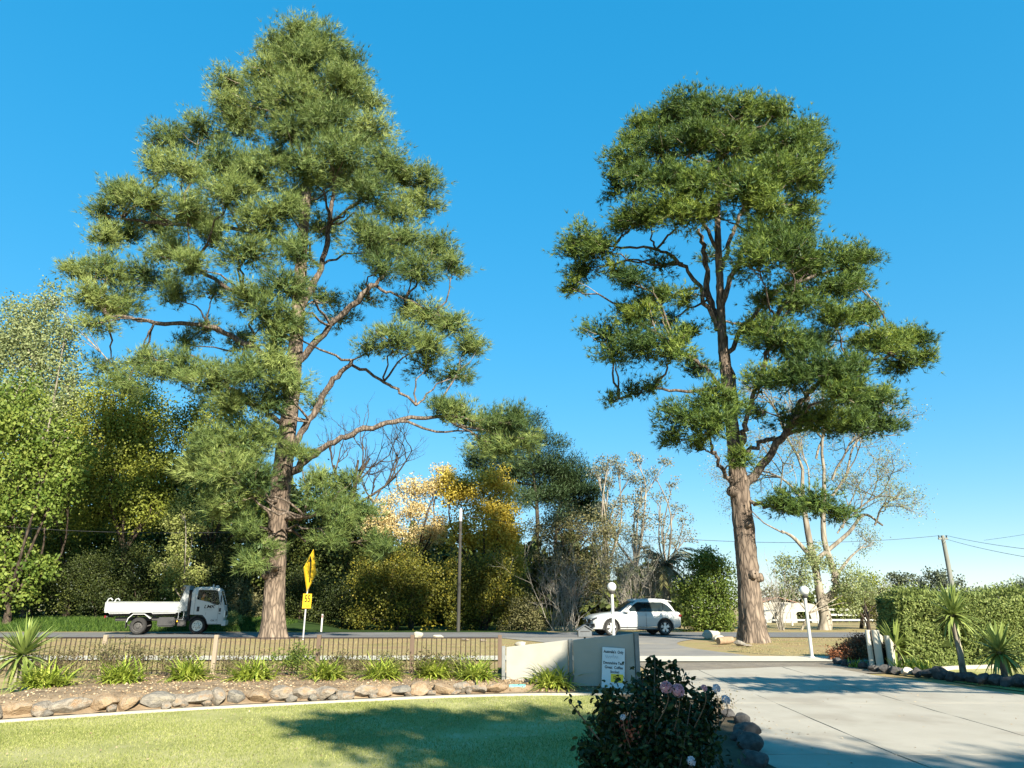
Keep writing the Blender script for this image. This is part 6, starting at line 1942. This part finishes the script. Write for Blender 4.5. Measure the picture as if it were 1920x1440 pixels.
def tipper(loc, rz, label):
    o = thing('tipper_truck', label, 'truck', loc, rz)
    # cab: a solid with its hollow, windows and wheel arches cut out.  x forward, visible side is -y
    def cab_sec(y, inset):
        p = [(-.44 + inset, .95 if inset == 0 else .95), (-.44, 2.05), (-.36, 2.24), (-.2, 2.31), (.5, 2.32), (.92, 2.27), (1.0, 2.2), (1.27, 1.40), (1.33, 1.1), (1.30, .62), (1.28, .48), (.52, .48), (.40, .74), (.22, .92), (0, .95)]
        return [(x - (inset if x > .9 else 0), y, z - (inset * .8 if z > 2.0 else 0)) for x, z in p]
    secs = [cab_sec(-1.0 + .0, .07), cab_sec(-.985, .03), cab_sec(-.93, 0), cab_sec(0, 0), cab_sec(.93, 0), cab_sec(.985, .03), cab_sec(1.0, .07)]
    cab = loft(secs).mesh('cab')
    inner = Geo().prism([(-.36, 1.1), (-.36, 2.18), (-.2, 2.24), (.88, 2.2), (1.16, 1.42), (1.2, 1.0), (.5, .9), (0, 1.05)], -.94, .94).mesh('i')
    sw = Geo().prism([(-.17, 1.70), (-.13, 2.13), (-.05, 2.17), (.80, 2.15), (.86, 2.10), (1.02, 1.50), (.98, 1.42), (.78, 1.42), (.40, 1.58), (.0, 1.66)], -1.2, 1.2).mesh('s')
    ws = Geo().prism([(-.84, 1.42), (.84, 1.42), (.78, 2.12), (-.78, 2.12)], .85, 1.6, 'x').mesh('w')
    cab = boolean(cab, [inner, sw, ws])
    cab.materials.clear()
    cab.polygons.foreach_set('use_smooth', np.ones(len(cab.polygons), bool))
    cab.set_sharp_from_angle(angle=R(30))
    c = link('cab', cab, 'truck_white', o)
    for s in (-1, 1):
        Geo().prism([(-.16, 1.71), (-.12, 2.12), (-.04, 2.16), (.79, 2.14), (.85, 2.09), (1.0, 1.50), (.97, 1.43), (.78, 1.43), (.40, 1.59), (.0, 1.67)], s * .965, s * .968).build('side_window', 'cab_glass', c)
        fr = Geo()
        outl = [(-.17, 1.70), (-.13, 2.13), (-.05, 2.17), (.80, 2.15), (.86, 2.10), (1.02, 1.50), (.98, 1.42), (.78, 1.42), (.40, 1.58), (.0, 1.66), (-.17, 1.70)]
        fr.tube([(x, s * .984, z) for x, z in outl], .014, 5)
        fr.build('window_seal', 'black_plastic', c)
        Geo().box((.66, s * .975, 1.78), (.03, .02, .74), Matrix.Rotation(.10, 3, 'Y')).build('quarter_bar', 'black_plastic', c)
        d = Geo().box((-.24, s * 1.0, 1.45), (.010, .012, 1.0)).box((.98, s * .998, .95), (.010, .012, .92)).box((.75, s * 1.0, .505), (.46, .012, .010)).box((.36, s * 1.0, 1.0), (.010, .012, .12)).build('door_gap', 'black_plastic', c)
        Geo().box((-.05, s * 1.002, 1.22), (.13, .03, .24)).build('door_handle', 'black_plastic', c, bevel=.012)
        Geo().box((1.06, s * 1.0, 1.18), (.09, .05, .18)).build('corner_vane', 'black_plastic', c, bevel=.01)
        Geo().box((1.06, s * 1.005, .99), (.10, .02, .03)).build('repeater', 'black_plastic', c)
        # mirror on its arm
        Geo().tube([(1.02, s * .98, 2.05), (1.1, s * 1.16, 2.02), (1.08, s * 1.2, 1.9), (1.08, s * 1.2, 1.5), (1.04, s * 1.0, 1.42)], .012, 6).build('mirror_arm', 'black_plastic', c)
        Geo().box((1.08, s * 1.22, 1.72), (.06, .18, .36)).build('mirror', 'black_plastic', c, bevel=.02)
        Geo().prism([(1.22, .84), (1.345, .80), (1.34, 1.12), (1.30, 1.18), (1.22, 1.1)], s * .60, s * .985).build('headlight', 'lamp_lens', c)
        # wheel arch and steps
        arc_ = [(0 + .50 * math.cos(a), .43 + .50 * math.sin(a)) for a in np.linspace(.15, math.pi * .86, 18)] + [(.455 * math.cos(a), .43 + .455 * math.sin(a)) for a in np.linspace(math.pi * .86, .15, 18)]
        y0, y1 = sorted((s * .72, s * 1.012))
        Geo().prism(arc_, y0, y1).build('wheel_arch', 'black_plastic', c, smooth=30)
        wheel_parts(o, 0, s * .83, .41, .24, 'front', s)
        wheel_parts(o, -2.88, s * .78, .41, .42, 'rear', s)
    Geo().add([(1.0, -.83, 2.13), (1.0, .83, 2.13), (1.262, .88, 1.40), (1.262, -.88, 1.40)], [(0, 1, 2, 3)]).build('windscreen', 'shield_glass', c)
    Geo().box((1.335, 0, 1.0), (.03, 1.1, .22)).build('grille', 'black_plastic', c, bevel=.01)
    Geo().prism([(1.2, .40), (1.40, .40), (1.42, .48), (1.40, .66), (1.2, .66)], -.99, .99).build('bumper', 'truck_white', c, bevel=.012)
    Geo().box((.72, 0, 2.36), (.16, .5, .09)).build('roof_lamp', 'truck_white', c, bevel=.015)
    Geo().lathe([(.0001, .16), (.03, .15), (.045, .08), (.05, 0), (.0001, 0)], (.55, -.5, 2.30), 10).build('beacon', 'rail_white', c, smooth=40)
    Geo().box((.02, 0, 1.22), (.46, 1.7, .14)).build('seat', 'seat_cloth', c, bevel=.03)
    Geo().box((-.26, -.42, 1.52), (.12, .5, .56), Matrix.Rotation(-.12, 3, 'Y')).build('seat_back', 'seat_cloth', c, bevel=.03)
    Geo().box((-.26, .42, 1.52), (.12, .5, .56), Matrix.Rotation(-.12, 3, 'Y')).build('seat_back', 'seat_cloth', c, bevel=.03)
    Geo().box((1.02, 0, 1.30), (.28, 1.75, .2)).build('dashboard', 'black_plastic', c, bevel=.03)
    sw_ = [(0, .2 * math.cos(a), .2 * math.sin(a)) for a in np.linspace(0, 2 * math.pi, 22)]
    rt = Matrix.Rotation(-.9, 3, 'Y')
    Geo().tube([tuple(rt @ Vector(q) + Vector((.62, -.42, 1.48))) for q in sw_], .014, 6).tube([(.62, -.42, 1.48), (.85, -.42, 1.3)], .02, 6).build('steering_wheel', 'black_plastic', c)
    text_obj('lettering', 'LMK', .23, 'sign_black', c, (.50, -1.004, 1.33), (R(90), 0, 0), .001, 1.25, .25)
    Geo().box((.48, -1.003, 1.19), (.46, .003, .016)).box((.46, -1.003, 1.13), (.44, .003, .008)).build('door_stripe', 'sign_grey_ink', c)
    text_obj('lettering', 'GK 7', .12, 'sign_black', c, (.80, -1.004, .66), (R(90), 0, 0), .001, 1.2)
    # chassis and running gear
    ch = Geo().box((-1.6, -.36, .74), (5.0, .08, .18)).box((-1.6, .36, .74), (5.0, .08, .18))
    for x in (-3.9, -2.2, -1.0, .2):
        ch.box((x, 0, .74), (.08, .64, .12))
    ch.build('chassis', 'dark_metal', o)
    Geo().tube([(-2.88, -.7, .41), (-2.88, 0, .41), (-2.88, .7, .41)], [.07, .16, .07], 10).build('rear_axle', 'dark_metal', o, smooth=40)
    Geo().tube([(0, -.8, .41), (0, 0, .40), (0, .8, .41)], .06, 8).build('front_axle', 'dark_metal', o, smooth=40)
    Geo().tube([(-2.3, -.62, .46), (-2.6, -.62, .36), (-2.88, -.62, .34), (-3.2, -.62, .37), (-3.5, -.62, .5)], .03, 6).build('leaf_spring', 'dark_metal', o)
    Geo().box((-1.55, -.72, .60), (.86, .46, .46)).build('fuel_tank', 'black_plastic', o, bevel=.06, seg=2)
    Geo().lathe([(.0001, .02), (.05, .02), (.05, -.03)], (-1.0, -.96, .64), 12, 'y').build('marker_lamp', 'sign_yellow', o)
    Geo().box((-.78, -.74, .56), (.42, .40, .34)).build('battery_box', 'dark_metal', o, bevel=.02)
    Geo().box((-1.4, .6, .6), (.9, .4, .36)).build('tool_box', 'dark_metal', o, bevel=.02)
    Geo().tube([(-.52, -.62, .7), (-.54, -.66, 1.2), (-.54, -.66, 2.16)], .075, 10).build('air_intake', 'black_plastic', o, smooth=40)
    Geo().box((-.55, 0, 1.4), (.08, 1.5, 1.0)).build('headache_rack', 'dark_metal', o)
    # tipping tray
    tr = link('tray', Geo().box((-2.72, 0, 1.10), (3.66, 1.96, .10)).mesh('tray', bevel=.008), 'tray_white', o)
    Geo().box((-2.72, 0, .97), (3.4, .8, .16)).build('subframe', 'dark_metal', tr)
    for s in (-1, 1):
        sd = link('side_panel', Geo().box((-2.74, s * .97, 1.345), (3.56, .04, .39)).mesh('side_panel', bevel=.006), 'tray_white', tr)
        for x in (-4.46, -3.6, -2.72, -1.84, -1.02):
            Geo().box((x, s * 1.0, 1.345), (.055, .05, .36)).build('rib', 'tray_white', sd, bevel=.006)
        Geo().box((-2.74, s * 1.0, 1.545), (3.56, .075, .05)).build('top_rail', 'tray_white', sd, bevel=.012)
        Geo().box((-2.74, s * 1.0, 1.16), (3.56, .05, .05)).build('bottom_rail', 'tray_white', sd, bevel=.008)
        Geo().tube([(-1.12, s * .99, 1.08), (-1.12, s * 1.01, 1.02), (-2.25, s * 1.01, 1.0), (-2.3, s * .99, 1.08)], .017, 6).build('side_rope_rail', 'galvanised', tr)
        Geo().tube([(-3.3, s * .99, 1.08), (-3.35, s * 1.01, 1.02), (-4.3, s * 1.01, 1.0), (-4.35, s * .99, 1.08)], .017, 6).build('side_rope_rail', 'galvanised', tr)
        Geo().tube([(-.98, s * .99, 1.1), (-.98, s * 1.0, .72), (-.74, s * 1.0, .70), (-.72, s * .99, 1.1)], .018, 6).build('step', 'galvanised', tr)
        Geo().prism([(-1.0, 1.56), (-.78, 2.3), (-.66, 2.36), (-.60, 2.36), (-.60, 1.12), (-1.0, 1.12)], s * .955, s * .995).build('headboard_cheek', 'tray_white', tr)
        # angular mudguard
        gpts = [(-3.45, .60), (-3.40, .80), (-3.18, 1.0), (-2.62, 1.0), (-2.30, .78)]
        gi = [(-2.33, .75), (-2.635, .965), (-3.165, .965), (-3.365, .78), (-3.42, .60)]
        y0, y1 = sorted((s * .56, s * 1.0))
        Geo().prism(gpts + gi, y0, y1).build('mudguard', 'galvanised', o)
        Geo().box((-3.47, s * .78, .5), (.02, .40, .34)).build('mud_flap', 'black_plastic', o)
        Geo().tube([(-4.52, s * .9, 1.55), (-4.46, s * .9, 1.70), (-4.36, s * .9, 1.74), (-4.26, s * .9, 1.64)], .035, 8).build('tailgate_hinge', 'tray_white', tr, smooth=40)
        Geo().box((-4.5, s * .8, .86), (.06, .26, .12)).build('tail_lamp', 'red_lens', o, bevel=.01)
    Geo().box((-.63, 0, 1.75), (.05, 1.90, 1.25)).build('headboard', 'tray_white', tr, bevel=.006)
    Geo().box((-.74, 0, 2.35), (.34, 1.96, .05)).build('cab_guard', 'tray_white', tr, bevel=.008)
    Geo().box((-4.55, 0, 1.34), (.045, 1.96, .42)).build('tailgate', 'tray_white', tr, bevel=.006)
    Geo().box((-4.45, 0, .86), (.06, 1.5, .06)).build('rear_bar', 'dark_metal', o)
    return o

def driver(loc, rz):
    """one continuous body grown over a seated skeleton, hands on the wheel"""
    J = {'pelvis': (-.02, 0, 1.34, .15), 'belly': (-.05, 0, 1.5, .145), 'chest': (-.06, 0, 1.66, .15), 'neck0': (-.03, 0, 1.79, .075), 'neck': (.0, 0, 1.85, .058), 'headb': (.02, 0, 1.91, .085), 'head': (.03, 0, 1.99, .10), 'headt': (.02, 0, 2.07, .07),
         'shl': (-.06, .19, 1.72, .075), 'ell': (.16, .26, 1.52, .052), 'wrl': (.42, .17, 1.56, .036), 'hal': (.52, .15, 1.58, .038), 'shr': (-.06, -.19, 1.72, .075), 'elr': (.16, -.26, 1.52, .052), 'wrr': (.42, -.17, 1.56, .036), 'har': (.52, -.15, 1.58, .038),
         'hil': (.08, .10, 1.36, .10), 'knl': (.46, .13, 1.40, .07), 'fol': (.62, .13, 1.05, .05), 'hir': (.08, -.10, 1.36, .10), 'knr': (.46, -.13, 1.40, .07), 'for': (.62, -.13, 1.05, .05)}
    E = [('pelvis', 'belly'), ('belly', 'chest'), ('chest', 'neck0'), ('neck0', 'neck'), ('neck', 'headb'), ('headb', 'head'), ('head', 'headt'), ('chest', 'shl'), ('shl', 'ell'), ('ell', 'wrl'), ('wrl', 'hal'), ('chest', 'shr'), ('shr', 'elr'), ('elr', 'wrr'), ('wrr', 'har'), ('pelvis', 'hil'), ('hil', 'knl'), ('knl', 'fol'), ('pelvis', 'hir'), ('hir', 'knr'), ('knr', 'for')]
    names = list(J)
    for s, ha in ((1, 'hal'), (-1, 'har')):              # fingers curl over the rim
        hx, hy, hz_, _ = J[ha]
        for k in range(4):
            J[f'{ha}f{k}'] = (hx + .05, hy + s * (.03 - .02 * k), hz_ + .03, .010)
            J[f'{ha}g{k}'] = (hx + .08, hy + s * (.03 - .02 * k), hz_ + .0, .009)
            E += [(ha, f'{ha}f{k}'), (f'{ha}f{k}', f'{ha}g{k}')]
        J[f'{ha}t'] = (hx + .03, hy - s * .05, hz_ + .02, .011)
        E.append((ha, f'{ha}t'))
    names = list(J)
    me = bpy.data.meshes.new('body')
    me.from_pydata([J[n][:3] for n in names], [(names.index(a), names.index(b_)) for a, b_ in E], [])
    o = bpy.data.objects.new('work', me)
    COL.objects.link(o)
    md = o.modifiers.new('skin', 'SKIN')
    for i, n in enumerate(names):
        sv = me.skin_vertices[0].data[i]
        sv.radius = (J[n][3], J[n][3])
        sv.use_root = n == 'pelvis'
    o.modifiers.new('sub', 'SUBSURF').levels = 2
    o.modifiers['sub'].render_levels = 2
    dg = bpy.context.evaluated_depsgraph_get()
    dg.update()
    out = bpy.data.meshes.new_from_object(o.evaluated_get(dg))
    bpy.data.objects.remove(o, do_unlink=True)
    out.materials.clear()
    for m_ in ('skin', 'orange_cloth', 'navy_cloth'):
        out.materials.append(M[m_])
    for p_ in out.polygons:
        c_ = p_.center
        p_.use_smooth = True
        p_.material_index = 0 if (c_.z > 1.83 or c_.x > .40 and c_.z > 1.5) else (1 if (c_.z > 1.42 and c_.x < .40) else 2)
    per = thing('person', 'truck driver in orange high-visibility top seen through the cab window', 'person', loc, rz)
    b_ = link('body', out, None, per)
    hr = Geo().lathe([(.0001, .115), (.06, .10), (.10, .05), (.112, -.01), (.10, -.05), (.095, -.05), (.0001, .05)], (.01, 0, 2.02), 16).build('hair', 'dark_hair', per, smooth=50)
    fc = Geo()
    for s in (-1, 1):
        fc.lathe([(.0001, .014), (.012, .008), (.014, 0), (.012, -.008), (.0001, -.014)], (.118, s * .036, 1.995), 8)
    fc.build('eyes', 'sign_black', per, smooth=60)
    fn = Geo().add([(.118, 0, 2.0), (.15, 0, 1.955), (.115, .018, 1.95), (.115, -.018, 1.95)], [(0, 1, 2), (0, 3, 1), (1, 3, 2)])
    fn.box((.112, 0, 1.925), (.012, .05, .01))
    for s in (-1, 1):
        fn.box((.02, s * .105, 1.985), (.045, .022, .06))
    fn.build('face_features', 'skin', per)
    return per

# truck in the far lane heading right, car in the near lane heading left
tx = float(at(362, 1187, 38.4)[0])
TRZ = R(17)
tloc = (tx, 39.0, float(g(tx, 39)) + .012)
tipper(tloc, TRZ, 'white tipper truck with lettered door driving right along the road').scale = (.95, .95, 1)
cs_, sn_ = math.cos(TRZ), math.sin(TRZ)
off = (.10, -.52, -.03)
driver((tloc[0] + cs_ * off[0] - sn_ * off[1], tloc[1] + sn_ * off[0] + cs_ * off[1], tloc[2] + off[2]), TRZ)
cx_ = float(at(1188, 1190, 36.9)[0])
suv((cx_, 37.2, float(g(cx_, 37.2)) + .012), R(180 + 11), 'white SUV driving left along the road, its door shaded by the stout pine').scale = (.95, .95, 1.0)
